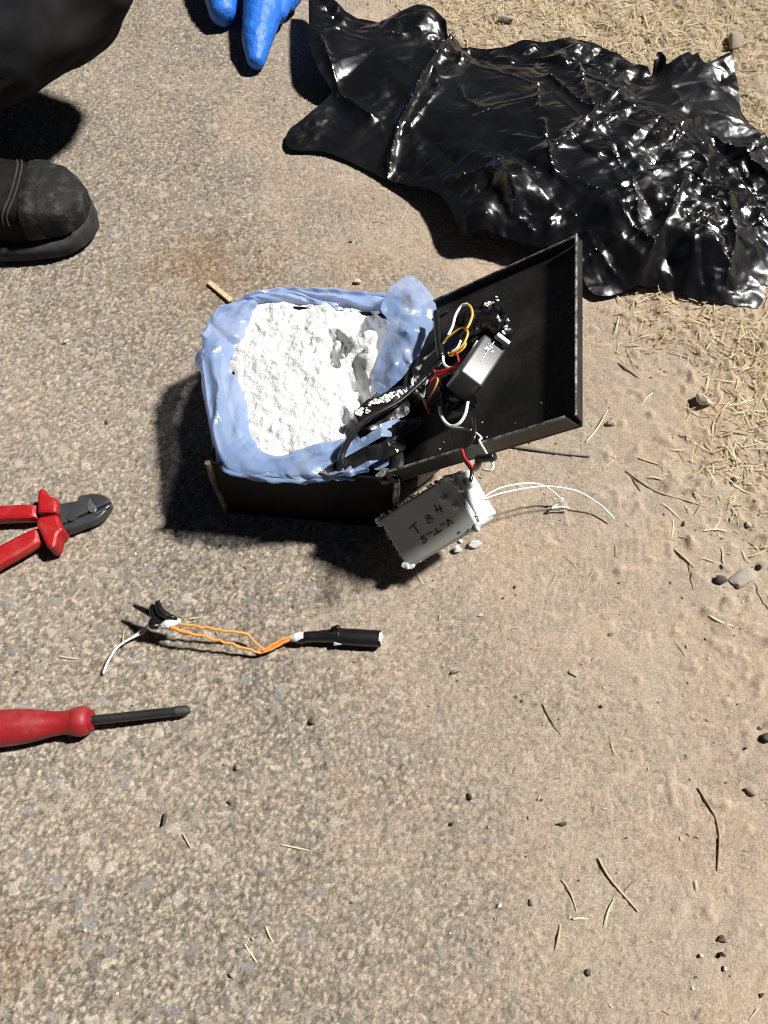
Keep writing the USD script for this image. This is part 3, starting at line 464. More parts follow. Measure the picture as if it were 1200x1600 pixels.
wire('yellow', [(729, 514), (724, 512), (712, 518), (696, 530), (680, 545)], .0011, .020); wire('yellow', [(727, 514), (731, 521), (724, 538), (712, 549), (703, 552)], .0011, .020); wire('yellow', [(726, 530), (727, 540), (718, 550), (705, 556), (700, 551)], .0009, .019)
wire('white', [(720, 532), (715, 543), (706, 550)], .0012, .02); wire('white', [(708, 522), (695, 533), (678, 550), (662, 562)], .0012, .018)
wire('white', [(692, 556), (693, 566), (698, 573), (706, 575), (718, 573)], .0013, .020); wire('white', [(718, 573), (728, 560), (738, 545), (746, 532)], .0007, .022)
wire('red', [(719, 573), (706, 575), (694, 579), (680, 582)], .0013, .021); wire('red', [(712, 574), (700, 580), (686, 585), (678, 579)], .0012, .020); wire('red', [(682, 582), (682, 596), (677, 612), (670, 624), (667, 634), (671, 646)], .0012, .018); wire('red', [(713, 551), (716, 560), (718, 570)], .0009, .02); wire('red', [(684, 584), (674, 594), (664, 606)], .0009, .012)
wire('yellow', [(681, 586), (684, 594), (680, 606), (672, 622)], .0008, .019)
wire('white', [(649, 586, R_(.014)), (644, 597, R_(.016)), (648, 608, R_(.016)), (659, 620, R_(.015)), (667, 636, R_(.014)), (686, 660, R_(.014)), (704, 680, R_(.014)), (723, 698, R_(.010))], .0013)
wire('white', [(652, 612, R_(.017)), (662, 625, R_(.017)), (668, 638, R_(.016))], .0010)
wire('white', [(687, 636), (689, 648), (696, 660), (706, 666), (718, 661), (727, 647), (731, 628)], .0014, .020); wire('grey', [(706, 668), (720, 669), (736, 672)], .0010, .02)
wire('black', [(680, 586), (688, 606), (692, 630), (690, 648)], .0012, .016); wire('black', [(690, 650), (698, 670), (706, 695)], .0008, .018)
wire('black', [(740, 654), (742, 668), (741, 684), (733, 695), (722, 704), (726, 718), (737, 735), (735, 752)], .0016, .024); wire('red', [(722, 702), (726, 714), (733, 724), (738, 730)], .0010, .027)
wire('white', [(743, 676), (752, 684), (749, 689), (757, 703), (765, 717), (771, 728), (766, 735), (755, 734)], .0010, .024)
wire('black', [(745, 717), (758, 716), (773, 713)], .0034, .026, nm='black_sleeve'); wire('white', [(740, 733), (745, 729), (748, 722)], .0030, .022, nm='white_sleeve')
wire('black', [(682, 488), (684, 510), (686, 535), (690, 558)], .0036, .020, nm='black_sleeve'); wire('black', [(676, 500), (692, 492), (700, 486)], .0014, .02)
for k, (dx, dy, rr, dz) in enumerate(((0, 0, .0022, 0), (5, -3, .0016, .003), (-5, 4, .0018, .001))):
    wire('black', [(735 + dx, 524 + dy, R_(.034)), (703 + dx, 553 + dy, R_(.026)), (664 + dx, 590 + dy, R_(.024 + dz)), (622 + dx, 628 + dy, R_(.022 + dz)), (580 + dx, 652 + dy, R_(.022 + dz)), (553 + dx, 676 + dy, R_(.020)), (538 + dx * .6, 703 + dy, R_(.014)), (531 + dx * .5, 728, R_(.008)), (529 + dx * .5, 748, R_(-.010))], rr, nm='black_cable')

# ------------------------------------------------------------------ grey enclosure
from scipy.spatial.transform import Rotation
RB = Rotation.from_rotvec([0.5330207, -0.6445902, 0.3599094]).as_matrix(); gx_, gy_, gz_ = RB[:, 0], RB[:, 1], RB[:, 2]; GC = np.array([0.0389328, 0.3287539, 0.0675547]); GLn, GWd, GTh = .0866, .0535, .0415
GC = GC + np.array([0, 0, float(zg(GC[0], GC[1])[0]) * .5])
M_ENC = mat('grey_plastic', (0.43, 0.455, 0.445), (0.50, 0.525, 0.51), 26, .5, (300, .0003, .5))
enc = thing('plastic_enclosure', 'light grey plastic enclosure with handwritten letters, propped against the open box', 'plastic box')
obj('case', frame_box(GC - gz_ * GTh / 2, gx_, gy_, gz_, (GLn, GWd, GTh), .0065), M_ENC, enc)
# a shallow cover proud of the case face
obj('cover', frame_box(GC - gz_ * .0006, gx_, gy_, gz_, (GLn - .0035, GWd - .0025, .005), .0024), M_ENC, enc)
M_INK = mat('marker_ink', (0.015, 0.015, 0.017), rough=.6)
def face(px, py, h=.0021): return on_plane(px, py, GC + gz_ * h, gz_)
def zpx(x, y): return (570 + x / 5.4545, 700 + y / 5.4545)
STK = {'letter_t': [[(376, 690), (440, 630)], [(408, 658), (436, 690), (460, 724)]],
       'figure_eight': [[(548, 576), (522, 574), (514, 592), (532, 606), (562, 602), (580, 616), (574, 634), (552, 640), (536, 626), (545, 604), (556, 588), (548, 576)]],
       'figure_four': [[(592, 488), (612, 520), (620, 552)], [(600, 532), (632, 522), (658, 512)], [(632, 486), (646, 520), (655, 548)]],
       'letter_v': [[(686, 606), (704, 630), (716, 662)], [(716, 662), (712, 630), (722, 602), (738, 606), (756, 642)]],
       'dash': [[(646, 660), (680, 642)]], 'letter_t_': [[(590, 742), (656, 700)], [(600, 684), (616, 706), (628, 722)]], 'dash_': [[(524, 738), (574, 716)]],
       'letter_s': [[(486, 752), (510, 747), (527, 760), (514, 777), (490, 773), (470, 784), (474, 800), (500, 808), (530, 799)]], 'tick': [[(806, 704), (816, 722)]]}
def glyph(cx, cy, w, h, pts): return [(cx - .85 * x * w + .53 * (y - .5) * h, cy + .53 * x * w + .85 * (y - .5) * h) for x, y in pts]
STK['letter_s'] = [glyph(500, 779, 44, 60, [(.45, .82), (0, 1), (-.45, .76), (0, .5), (.45, .24), (0, 0), (-.45, .2)])]
STK['letter_v'] = [glyph(720, 632, 50, 56, [(-.5, 1), (-.25, .5), (0, 0)]), glyph(720, 632, 50, 56, [(0, 0), (.25, .5), (.5, 1)])]
for nm, ss in STK.items():
    obj(nm.rstrip('_'), cat_meshes([tube([face(*zpx(*p)) for p in s], .0006 if nm != 'letter_s' else .0008, 6, 5, flat=.35) for s in ss]), M_INK, enc)
for (a, b) in ((694, 779), (712, 791)):
    f0 = face(a, b, .0019); obj('screw_knob', tube([f0, f0 + gz_ * .004, f0 + gz_ * .008], [.0028, .0026, .0021], 10, 3), M_FOAM, enc)
r = np.random.default_rng(22)                                     # hot glue along the cover's edges
def glue(a, b, n, s, seed): return [rock(GC + gx_ * GLn / 2 * (a[0] + (b[0] - a[0]) * t) + gy_ * GWd / 2 * (a[1] + (b[1] - a[1]) * t) + gz_ * (a[2] + (b[2] - a[2]) * t) + r.normal(0, .0006, 3), s * r.uniform(.5, 1.25), seed + k, (1, 1, .8), .5, 2) for k, t in enumerate(np.sort(r.random(n)))]
GL_ = glue((-1, 1, 0), (.75, 1, 0), 34, .0017, 2000) + glue((-1, .95, 0), (-1, .8, -.002), 10, .0036, 2100) + glue((-1, .8, -.001), (-1, -.7, -.001), 14, .0012, 2200) + glue((-.98, -.8, .0008), (-.9, -.98, -.002), 9, .0036, 2300) + glue((.72, -.98, 0), (1.0, -.9, 0), 12, .0034, 2400) + glue((1, -.9, -.002), (1, -.4, -.004), 6, .0022, 2500) + glue((.5, 1, 0), (1, .9, 0), 16, .0030, 2600) + glue((.96, .9, .001), (1.0, .2, .001), 14, .0028, 2700) + glue((-.9, -1, -.001), (.7, -1, -.001), 8, .0009, 2800)
obj('glue_bead', cat_meshes(GL_), M_FOAM, enc, smooth=True)
end0 = GC + gx_ * GLn / 2 - gz_ * .012
obj('cable_gland', tube([end0 + gy_ * .012 - gx_ * .002, end0 + gy_ * .012 + gx_ * .006], .0052, 12, 2), M_FOAM, enc)
obj('white_patch', displace(frame_box(end0 + gx_ * .0005 - gz_ * .008, gy_, gz_, gx_, (GWd * .86, GTh * .82, .004), .0018).subdivide().subdivide(), .0008, 150, 4), M_FOAM, enc, smooth=True)
wl = thing('twin_lead', 'two thin white bare wires curling from the grey enclosure onto the dirt', 'wire')
wire('white', [(752, 780, .080), (768, 769, .075), (790, 760, .066), (828, 755, .050), (852, 760, .034), (866, 770, .020), (874, 778, .014), (863, 780, .012), (880, 779, .012), (872, 787, .010), (862, 794, .009), (875, 792, .009), (890, 794, .008)], .0008, parent=wl)
wire('white', [(752, 781, .078), (790, 769, .066), (850, 760, .045), (900, 767, .028), (934, 786, .015), (948, 798, .011), (960, 811, .008)], .0008, parent=wl)
for k, (a, b, s) in enumerate(((714, 860, .0062), (743, 853, .0075), (720, 846, .003))):
    obj('foam_chip', rock(on_ground(a, b), s, 3100 + k, (1, .8, .7), .5, 3), M_FOAM, smooth=20, cat='foam chip', label=('small white foam chip left of the larger chip below the grey enclosure', 'largest white foam chip on the dirt below the grey enclosure', 'tiny white foam crumb touching the lower edge of the grey enclosure')[k])

# ------------------------------------------------------------------ side cutters
M_RED = mat('red_grip', (0.30, 0.007, 0.009), (0.30, 0.045, 0.035), 55, .32, (320, .0005, .6), ramp=(.52, .80), rough2=.6); M_STEEL = mat('dark_steel', (0.055, 0.058, 0.066), (0.09, 0.094, 0.10), 60, .36, (500, .0003, .4), metallic=.55, ramp=(.3, .7)); M_BRIGHT = mat('ground_steel', (0.45, 0.46, 0.48), (0.6, 0.6, 0.62), 200, .3, metallic=.9)
pl = thing('side_cutters', 'red handled side cutters with dark jaws lying on the road at the left edge', 'pliers')
def slab_px(pts, z0, z1, bev=.002, n=5):
    q = np.array([G(a, b, (z0 + z1) / 2)[:2] for a, b in pts]); q = catmull(np.vstack([q, q[:1]]), n)[:-1] if n else q; pol = shapely.Polygon(q).buffer(0); c = pol.centroid
    lay = [(z0, -bev * .7), (z0 + bev, 0), (z1 - bev, 0), (z1 - bev * .3, -bev * .35), (z1, -bev)]; N = 72; V = []
    s0 = None
    for z, off in lay:
        g = pol.buffer(off); g = g if g.geom_type == 'Polygon' else max(g.geoms, key=lambda k: k.area); ring = np.array(g.exterior.coords)[:-1]; a = np.arctan2(ring[:, 1] - c.y, ring[:, 0] - c.x); k0 = np.argmin(np.abs(a)); ring = np.roll(ring, -k0, 0)
        if shapely.LinearRing(ring).is_ccw is False: ring = np.roll(ring[::-1], 1, 0)
        L = shapely.LinearRing(ring); p = np.array([L.interpolate(i / N, normalized=True).coords[0] for i in range(N)]); V.append(np.c_[p, np.full(N, z)])
    F = []
    for l in range(len(lay) - 1):
        for i in range(N): a, b = l * N + i, l * N + (i + 1) % N; F += [[a, b, b + N], [a, b + N, a + N]]
    top = trimesh.creation.triangulate_polygon(shapely.Polygon(V[-1][:, :2]), engine='earcut'); m = [trimesh.Trimesh(np.vstack(V), F, process=False)]
    for z, fl in ((z1, False), (z0, True)):
        base = V[-1] if not fl else V[0]; t = trimesh.creation.triangulate_polygon(shapely.Polygon(base[:, :2]), engine='earcut'); f = t[1][:, ::-1] if fl else t[1]; m.append(trimesh.Trimesh(np.c_[t[0], np.full(len(t[0]), z)], f, process=False))
    return trimesh.util.concatenate(m)
zr = .0015
obj('handle', slab_px([(-170, 806), (-60, 797), (0, 793), (58, 791), (61, 803), (58, 814), (0, 817), (-60, 824), (-170, 834)], zr + .002, zr + .016, .0045), M_RED, pl, label='upper red handle of the cutters')
obj('handle', slab_px([(-165, 962), (-80, 908), (-20, 868), (58, 828), (66, 842), (60, 855), (0, 890), (-60, 925), (-150, 985)], zr + .002, zr + .016, .0045), M_RED, pl, label='lower red handle of the cutters')
obj('guard', slab_px([(64, 800), (64, 780), (68, 771), (75, 771), (80, 780), (93, 785), (96, 797), (93, 808), (78, 809), (66, 808)], zr, zr + .021, .0035), M_RED, pl)
obj('guard', slab_px([(66, 815), (80, 812), (95, 811), (100, 824), (105, 833), (97, 843), (94, 858), (86, 864), (77, 858), (70, 842), (62, 826)], zr, zr + .021, .0035), M_RED, pl)
obj('jaw', slab_px([(92, 792), (108, 788), (122, 786), (126, 779), (138, 776), (152, 774.5), (166, 778), (175, 787), (163, 794), (145, 802), (122, 812), (100, 822), (94, 808)], zr + .003, zr + .015, .0022, 3), M_STEEL, pl, label='upper dark steel jaw of the cutters')
obj('jaw', slab_px([(100, 824), (122, 814), (145, 804), (163, 796), (176, 789), (171, 800), (160, 812), (146, 820), (130, 825), (112, 832), (102, 832)], zr + .002, zr + .0135, .0022, 3), M_STEEL, pl, label='lower dark steel jaw of the cutters')
obj('ground_bevel', slab_px([(140, 778), (143, 783), (151, 795), (146, 801), (139, 799), (136, 790)], zr + .0145, zr + .0156, .0004, 3), M_BRIGHT, pl); obj('cutting_edge', tube([G(a, b, zr + .0150) for a, b in ((150, 803), (163, 796.5), (176, 788.5))], .0005, 6, 3), M_BRIGHT, pl)
c = G(113, 808, zr + .015); obj('pivot', tube([c - ez * .002, c + ez * .0008], .0045, 16, 1), M_STEEL, pl)

# ------------------------------------------------------------------ screwdriver
sdv = thing('screwdriver', 'red handled screwdriver with a black shaft lying on the road at lower left', 'screwdriver')
s0_ = scale_at(70, 1128); zs = .0275 * .55
def ax(px, py, z): return G(px, py, z)
A0, A1 = ax(-95, 1147, .0165), ax(142, 1125.5, .0150); A2 = ax(300, 1109, .0075)
dirh = (A1 - A0) / np.linalg.norm(A1 - A0)
tt = [0, .02, .05, .12, .25, .40, .55, .64, .70, .76, .82, .87, .90, .93, .96, .985, 1.0]; rr_ = [.006, .010, .0135, .0155, .0162, .0160, .0150, .0135, .0118, .0104, .0100, .0108, .0125, .0130, .0126, .0112, .0070]
hm = tube([A0 + (A1 - A0) * t for t in tt], 1.0, 36, 0); ring_r = np.repeat(rr_, 36); cen_ = np.repeat(np.array([A0 + (A1 - A0) * t for t in tt]), 36, 0)
vv_ = hm.vertices.copy(); fl_ = 1 - .035 * np.clip(np.cos(np.tile(np.arange(36), len(tt)) / 36 * 2 * math.pi * 6), 0, 1) * (np.repeat(tt, 36) < .8)
vv_[:len(cen_)] = cen_ + (vv_[:len(cen_)] - cen_) * (ring_r * fl_)[:, None]; hm.vertices = vv_
hv, hf = trimesh.remesh.subdivide_loop(hm.vertices, hm.faces, 1)
M_REDH = mat('red_handle', (0.24, 0.009, 0.013), (0.26, 0.055, 0.045), 40, .40, (380, .0005, .5), ramp=(.50, .80), rough2=.65)
obj('handle', (hv, hf), M_REDH, sdv, smooth=True)
obj('collar', tube([A1 - dirh * .004, A1 + dirh * .0015], .0088, 24, 2), M_REDH, sdv)
M_SHAFT = mat('black_shaft', (0.022, 0.022, 0.023), (0.04, 0.038, 0.036), 90, .33, metallic=.4)
obj('shaft', tube([A1, A1 + (A2 - A1) * .5, A1 + (A2 - A1) * .83], .0041, 20, 3), M_SHAFT, sdv)
tip = [A1 + (A2 - A1) * .83, A1 + (A2 - A1) * .835, A1 + (A2 - A1) * .93, A1 + (A2 - A1) * .965, A1 + (A2 - A1) * 1.0]; obj('tip', tube(tip, [.0041, .0047, .0046, .0032, .0007], 20, 0), mat('rough_tip', (0.012, 0.012, 0.012), (0.03, .03, .03), 300, .6, (700, .001, .7)), sdv)
obj('point', tube([A1 + (A2 - A1) * .985, A1 + (A2 - A1) * 1.012], [.0020, .0006], 10, 1), M_BRIGHT, sdv)

# ------------------------------------------------------------------ loose orange lead
ol = thing('orange_lead', 'twin orange wire lead with a black taped cylinder at its right end, on the road', 'wire lead')
M_OR = mat('orange_wire', (0.78, 0.27, 0.05), (0.70, 0.22, 0.04), 200, .55, (900, .0004, .6))
def lead(nm, pts, rad, m, sides=8, rag=0, **k):
    Q = catmull([G(*p) for p in pts], 8)
    if rag: Q = Q + (meshkit.noise(Q[:, [0, 1, 2]] * 260)[:, None] - .5) * rag * np.array([.3, 1, .6])
    return obj(nm, tube(Q, rad, sides, 1), m, ol, smooth=True, **k)
lead('orange_wire', [(272, 974, .026), (300, 977, .025), (330, 982, .023), (360, 987, .020), (384, 991, .016), (399, 1003, .011), (414, 1015, .009), (440, 1005, .010), (458, 997, .011)], .00125, M_OR, rag=.0022)
lead('orange_wire', [(262, 979, .026), (290, 989, .025), (320, 995, .022), (350, 1003, .018), (380, 1013, .013), (408, 1019, .009), (430, 1011, .010), (457, 995, .012)], .00125, M_OR, rag=.0022)
lead('orange_wire', [(266, 981, .0275), (285, 986, .0265), (300, 990, .025)], .0018, M_OR, rag=.0015)
lead('orange_wire', [(410, 1017, .0105), (428, 1006, .0115), (445, 998, .0125), (460, 995, .012)], .0013, M_OR, rag=.001)
lead('tape_wrap', [(452, 998, .009), (470, 997, .009), (495, 995, .009), (515, 994, .009), (530, 993, .009)], [.0028, .0050, .0052, .0062, .0072], M_TAPE, 16, rag=.0015)
lead('glue_end', [(450, 998, .0095), (462, 996, .0112), (474, 994, .012)], [.0018, .0042, .0035], M_FOAM, 10, rag=.001)
c0, c1 = G(524, 994, .0085), G(594, 998, .0085); ol_d = (c1 - c0) / np.linalg.norm(c1 - c0)
obj('black_cylinder', displace(tube([c0, c0 + ol_d * .002, (c0 + c1) / 2, c1 - ol_d * .001, c1], [.0060, .0078, .0078, .0078, .0074], 24, 6, flat=.80), .0005, 160, 3), M_TAPE, ol, smooth=50)
obj('end_cap', tube([c1 - ol_d * .001, c1 + ol_d * .0015], .0066, 20, 1), M_FOAM, ol)
lead('tape_tag', [(520, 984, .014), (528, 980, .017), (530, 979, .018)], [.003, .0025, .001], M_TAPE, 8); obj('glue_bead', rock(G(526, 1006, .008), .0032, 4001, (1.6, 1, .8)), M_FOAM, ol, smooth=True)
lead('white_joint', [(252, 979, .025), (262, 975, .026), (272, 972, .026), (282, 971, .025)], [.0025, .0048, .0042, .0022], M_FOAM, 12, rag=.001)
lead('black_tail', [(256, 972, .024), (246, 964, .025), (232, 957, .025), (209, 946, .025)], [.0034, .0038, .0030, .0016], M_TAPE, 10); lead('black_tail', [(250, 970, .025), (242, 962, .029), (238, 952, .033), (239, 945, .036)], [.003, .0038, .0032, .002], M_TAPE, 10); lead('black_tail', [(276, 969, .026), (262, 963, .030), (250, 953, .036), (246, 939, .042)], [.0022, .0034, .0034, .0022], M_TAPE, 10)
lead('black_tail', [(250, 968, .024), (240, 970, .026), (238, 977, .023), (248, 978, .021)], [.0036, .0034, .0036, .0030], M_TAPE, 10); lead('black_tail', [(258, 966, .029), (268, 964, .031), (276, 968, .028)], [.0022, .0026, .0018], M_TAPE, 8)
lead('white_wire', [(256, 979, .024), (240, 976, .018), (231, 977, .012), (224, 988, .008), (205, 997, .008), (184, 1011, .007), (170, 1031, .006), (161, 1052, .0035)], .0011, M_W['white']); lead('white_wire', [(236, 975, .016), (226, 981, .010), (214, 990, .005), (206, 996, .003)], .0008, M_W['white'])

# ------------------------------------------------------------------ person: boot, trouser leg, jacket sleeve, gloved hand
per = thing('person', 'person in dark trousers, black boot and blue gloves kneeling at the top left edge', 'person')
M_BOOT = mat('boot_leather', (0.004, 0.004, 0.0045), (0.010, 0.010, 0.0095), 45, .62, (240, .0012, .7), ramp=(.42, .66), rough2=.85, spec=.12); M_SOLE = mat('boot_sole', (0.022, 0.023, 0.024), (0.045, 0.044, 0.042), 60, .8, (200, .001, .6), ramp=(.4, .7), spec=.25); M_CLOTH = mat('dark_cloth', (0.006, 0.0065, 0.0085), (0.022, 0.021, 0.022), 9, .95, (900, .0006, .6), spec=.1)
M_SKIN = mat('skin', (0.42, 0.25, 0.17), (0.36, 0.20, 0.14), 30, .5); M_HAIR = mat('dark_hair', (0.015, 0.011, 0.009), (0.03, 0.022, 0.016), 90, .5, (300, .003, .8)); M_GLOVE = mat('blue_glove', (0.010, 0.115, 0.52), (0.016, 0.14, 0.58), 40, .52, (70, .0045, .7))
BP = G(157, 352); bxv = np.array([math.cos(.02), math.sin(.02), 0]); byv = np.array([-bxv[1], bxv[0], 0])
def boot(o, name_label):
    # outline half widths along the boot, measured back from the toe
    xs_ = np.array([0, .004, .012, .025, .045, .08, .12, .16, .20, .24, .27, .29, .300]); wn = np.array([.0, .018, .032, .043, .050, .053, .050, .043, .038, .038, .036, .028, .006]); hu = np.array([.036, .046, .056, .063, .068, .075, .090, .115, .150, .190, .200, .200, .195])
    def loft(x0, x1, z0, top, grow, n=64, m=24, zcut=None):
        U = np.linspace(0, 1, n); X = x0 + (x1 - x0) * (0.5 - 0.5 * np.cos(U * math.pi)); V = []; a = np.linspace(0, 2 * math.pi, m, endpoint=False)
        for x in X:
            w = max(np.interp(x, xs_, wn) + grow, .0015); h = top(x)
            for t in a:
                cy, sz = math.cos(t), math.sin(t); ex = .62 if sz > 0 else .25
                V.append(o - bxv * x + byv * (w * np.sign(cy) * abs(cy) ** .55) + ez * (z0 + (h - z0) * (.5 + .5 * np.sign(sz) * abs(sz) ** ex)))
        F = []
        for i in range(n - 1):
            for k in range(m): p, q = i * m + k, i * m + (k + 1) % m; F += [[p, q + m, q], [p, p + m, q + m]]
        c0, c1 = len(V), len(V) + 1; V += [np.mean(V[:m], 0), np.mean(V[-m:], 0)]
        for k in range(m): F += [[c0, k, (k + 1) % m], [c1, (n - 1) * m + (k + 1) % m, (n - 1) * m + k]]
        return trimesh.Trimesh(V, F, process=False)
    b = obj('boot', displace(loft(.004, .298, .02, lambda x: np.interp(x, xs_, hu), -.004), .0034, 38, 3), M_BOOT, per, smooth=True, label=name_label)
    obj('sole', displace(loft(0, .302, .0025, lambda x: .027 + .004 * (x < .02), .005), .0011, 90, 5), M_SOLE, b, smooth=45)
    obj('toe_cap', displace(loft(.002, .066, .024, lambda x: np.interp(x, xs_, hu) + .0042 - .0040 * max(0, (x - .058) / .008), -.0008), .0024, 55, 9), mat(f'scuffed_toe_{used.get("bt", 0)}', (0.009, 0.0095, 0.010), (0.060, 0.058, 0.054), 60, .7, (150, .0022, .8), ramp=(.50, .74), spec=.22), b, smooth=True)
    used['bt'] = used.get('bt', 0) + 1
    for xo, dz in ((.069, .0022), (.074, .0016)):
        w = np.interp(xo, xs_, wn) - .003; h = np.interp(xo, xs_, hu); obj('seam', tube([o - bxv * (xo + .012 * math.cos(t) ** 2) + byv * (w * np.sign(math.cos(t)) * abs(math.cos(t)) ** .55) + ez * (.024 + (h - .024) * (.5 + .5 * math.sin(t) ** .62) + dz) for t in np.linspace(.02, math.pi - .02, 22)], .0012, 6, 2), M_SOLE, b)
    for k in range(5):
        x = .115 + k * .024; h = np.interp(x, xs_, hu); obj('lace', tube([o - bxv * x + byv * y + ez * (h + .002 - abs(y) * 6 * .02) for y in (-.026, -.012, 0, .012, .026)], .0026, 8, 4), M_TAPE, b)
    pz = [(x, -np.interp(x, xs_, wn) * .30, np.interp(x, xs_, hu) - .006) for x in np.linspace(.090, .22, 8)]
    obj('ankle_patch', tube([o - bxv * x + byv * y + ez * z for x, y, z in pz], [.008, .014, .017, .017, .017, .016, .014, .01], 12, 3), mat(f'grey_patch_{used["bt"]}', (0.085, 0.080, 0.072), (0.040, .039, .037), 80, .85, (300, .001, .6)), b, smooth=True)
    return b
TOE = BP - byv * .006; boot(TOE + np.array([0, 0, float(zg(TOE[0], TOE[1])[0])]), 'dusty black boot with its toe pointing to the right')
K0, K1 = G(92, -48, .185), G(-165, 120, .175); K2 = K1 + (K1 - K0) * .55
ank = TOE - bxv * .235 + ez * .17; kneeL = ank + np.array([-.03, .10, .27]); hip = np.array([K0[0] - .42, K0[1] - .05, .42])
hipR = hip + np.array([.02, .13, .02]); hipL = hip + np.array([0, -.13, .02])
tro = blend(chain([K2, K1, (K0 + K1) / 2, K0], [.060, .072, .086, .088]) + chain([K0, (K0 + hipR) / 2, hipR], [.088, .10, .11]) + chain([ank - ez * .03, (ank + kneeL) / 2, kneeL, (kneeL + hipL) / 2, hipL], [.058, .068, .075, .092, .11]) + chain([hipL, hip + ez * .06, hipR], [.12, .13, .12]), .012, 14)
tro = displace(displace(tro, .012, 11, 5, 3), .006, 34, 6, 3); obj('trousers', tro, M_CLOTH, per, smooth=True)
neck = hip + np.array([.28, .06, .47]); shR = neck + np.array([-.02, .19, -.07]); shL = neck + np.array([-.04, -.19, -.07]); WR = G(405, -175, .060); elb = np.array([WR[0] - .19, WR[1] + .06, .31]); elL = shL + np.array([.07, -.04, -.26]); wrL = kneeL + np.array([.02, .0, .10])
jk = blend(chain([hip + ez * .02, hip + np.array([.13, .03, .25]), neck - ez * .06], [.15, .16, .13]) + chain([shL, neck - ez * .05, shR], [.085, .10, .085]) + chain([shR, (shR + elb) / 2, elb, (elb + WR) / 2, WR + (elb - WR) * .12], [.085, .068, .058, .052, .044]) + chain([shL, elL, wrL], [.08, .056, .042]), .014, 12)
obj('jacket', displace(jk, .008, 12, 15, 4), M_CLOTH, per, smooth=True)
hc = neck + np.array([.09, .02, .13]); hd = blend(chain([neck - ez * .03, neck + (hc - neck) * .5], [.056, .054]) + chain([hc + ez * .03 - np.array([.015, 0, 0]), hc, hc + np.array([.045, 0, -.055])], [.088, .084, .055]) + chain([hc + np.array([.085, 0, .0]), hc + np.array([.108, 0, -.03])], [.009, .013]) + [x for s in (-1, 1) for x in chain([hc + np.array([-.005, s * .082, .012]), hc + np.array([.0, s * .086, -.028])], [.014, .010])], .006, 4)
hd = obj('body', hd, M_SKIN, per, smooth=True)
obj('hair', displace(blend(chain([hc + np.array([-.022, 0, .046]), hc + np.array([-.05, 0, -.02])], [.088, .076]), .007, 6), .006, 40, 7), M_HAIR, per, smooth=True)
for s in (-1, 1): obj('eye', rock(hc + np.array([.074, s * .030, .004]), .010, 5, (1, 1, 1), 0), M_TAPE, hd, smooth=True)
obj('mouth', tube([hc + np.array([.083, y, -.066]) for y in (-.022, 0, .022)], .004, 8, 4), mat('lips', (.30, .12, .10)), hd)
# the gloved hand: palm outside the frame, fingers pointing down into it
fz = .020
def fpts(*p): return [G(*q) for q in p]
FING = [(fpts((336, -95, .050), (340, -40, .034), (345, -8, .026), (348, 18, .020)), [.024, .026, .0255, .0200]),
        (fpts((405, -110, .054), (418, -40, .038), (411, 15, .030), (402, 60, .022), (400, 93, .015)), [.027, .030, .028, .022, .0130]),
        (fpts((440, -110, .050), (450, -40, .034), (440, -6, .028), (432, 20, .024)), [.020, .0200, .0185, .0150]),
        (fpts((470, -110, .044), (468, -50, .036), (458, -10, .028), (448, 6, .022)), [.0155, .0155, .0150, .0125])]
palm = [manifold3d.Manifold.batch_hull([manifold3d.Manifold.sphere(.019, 20).translate(list(map(float, p))) for p in fpts((336, -95, .050), (405, -112, .054), (440, -112, .050), (470, -112, .044), (455, -175, .062), (365, -175, .064))])]
thumb = chain(fpts((350, -165, .060), (312, -120, .045), (296, -75, .030), (292, -48, .022)), [.019, .016, .0145, .011]); cuff = chain([(G(410, -172, .062)), WR, WR + (elb - WR) * .22], [.030, .036, .050])
gl = blend([x for P_, R__ in FING for x in chain(P_, R__)] + palm + thumb + cuff, .0036, 6); gl = displace(gl, .0011, 95, 8, 3)
obj('glove', gl, M_GLOVE, per, smooth=True, label='bright blue rubber glove reaching down to the ground')

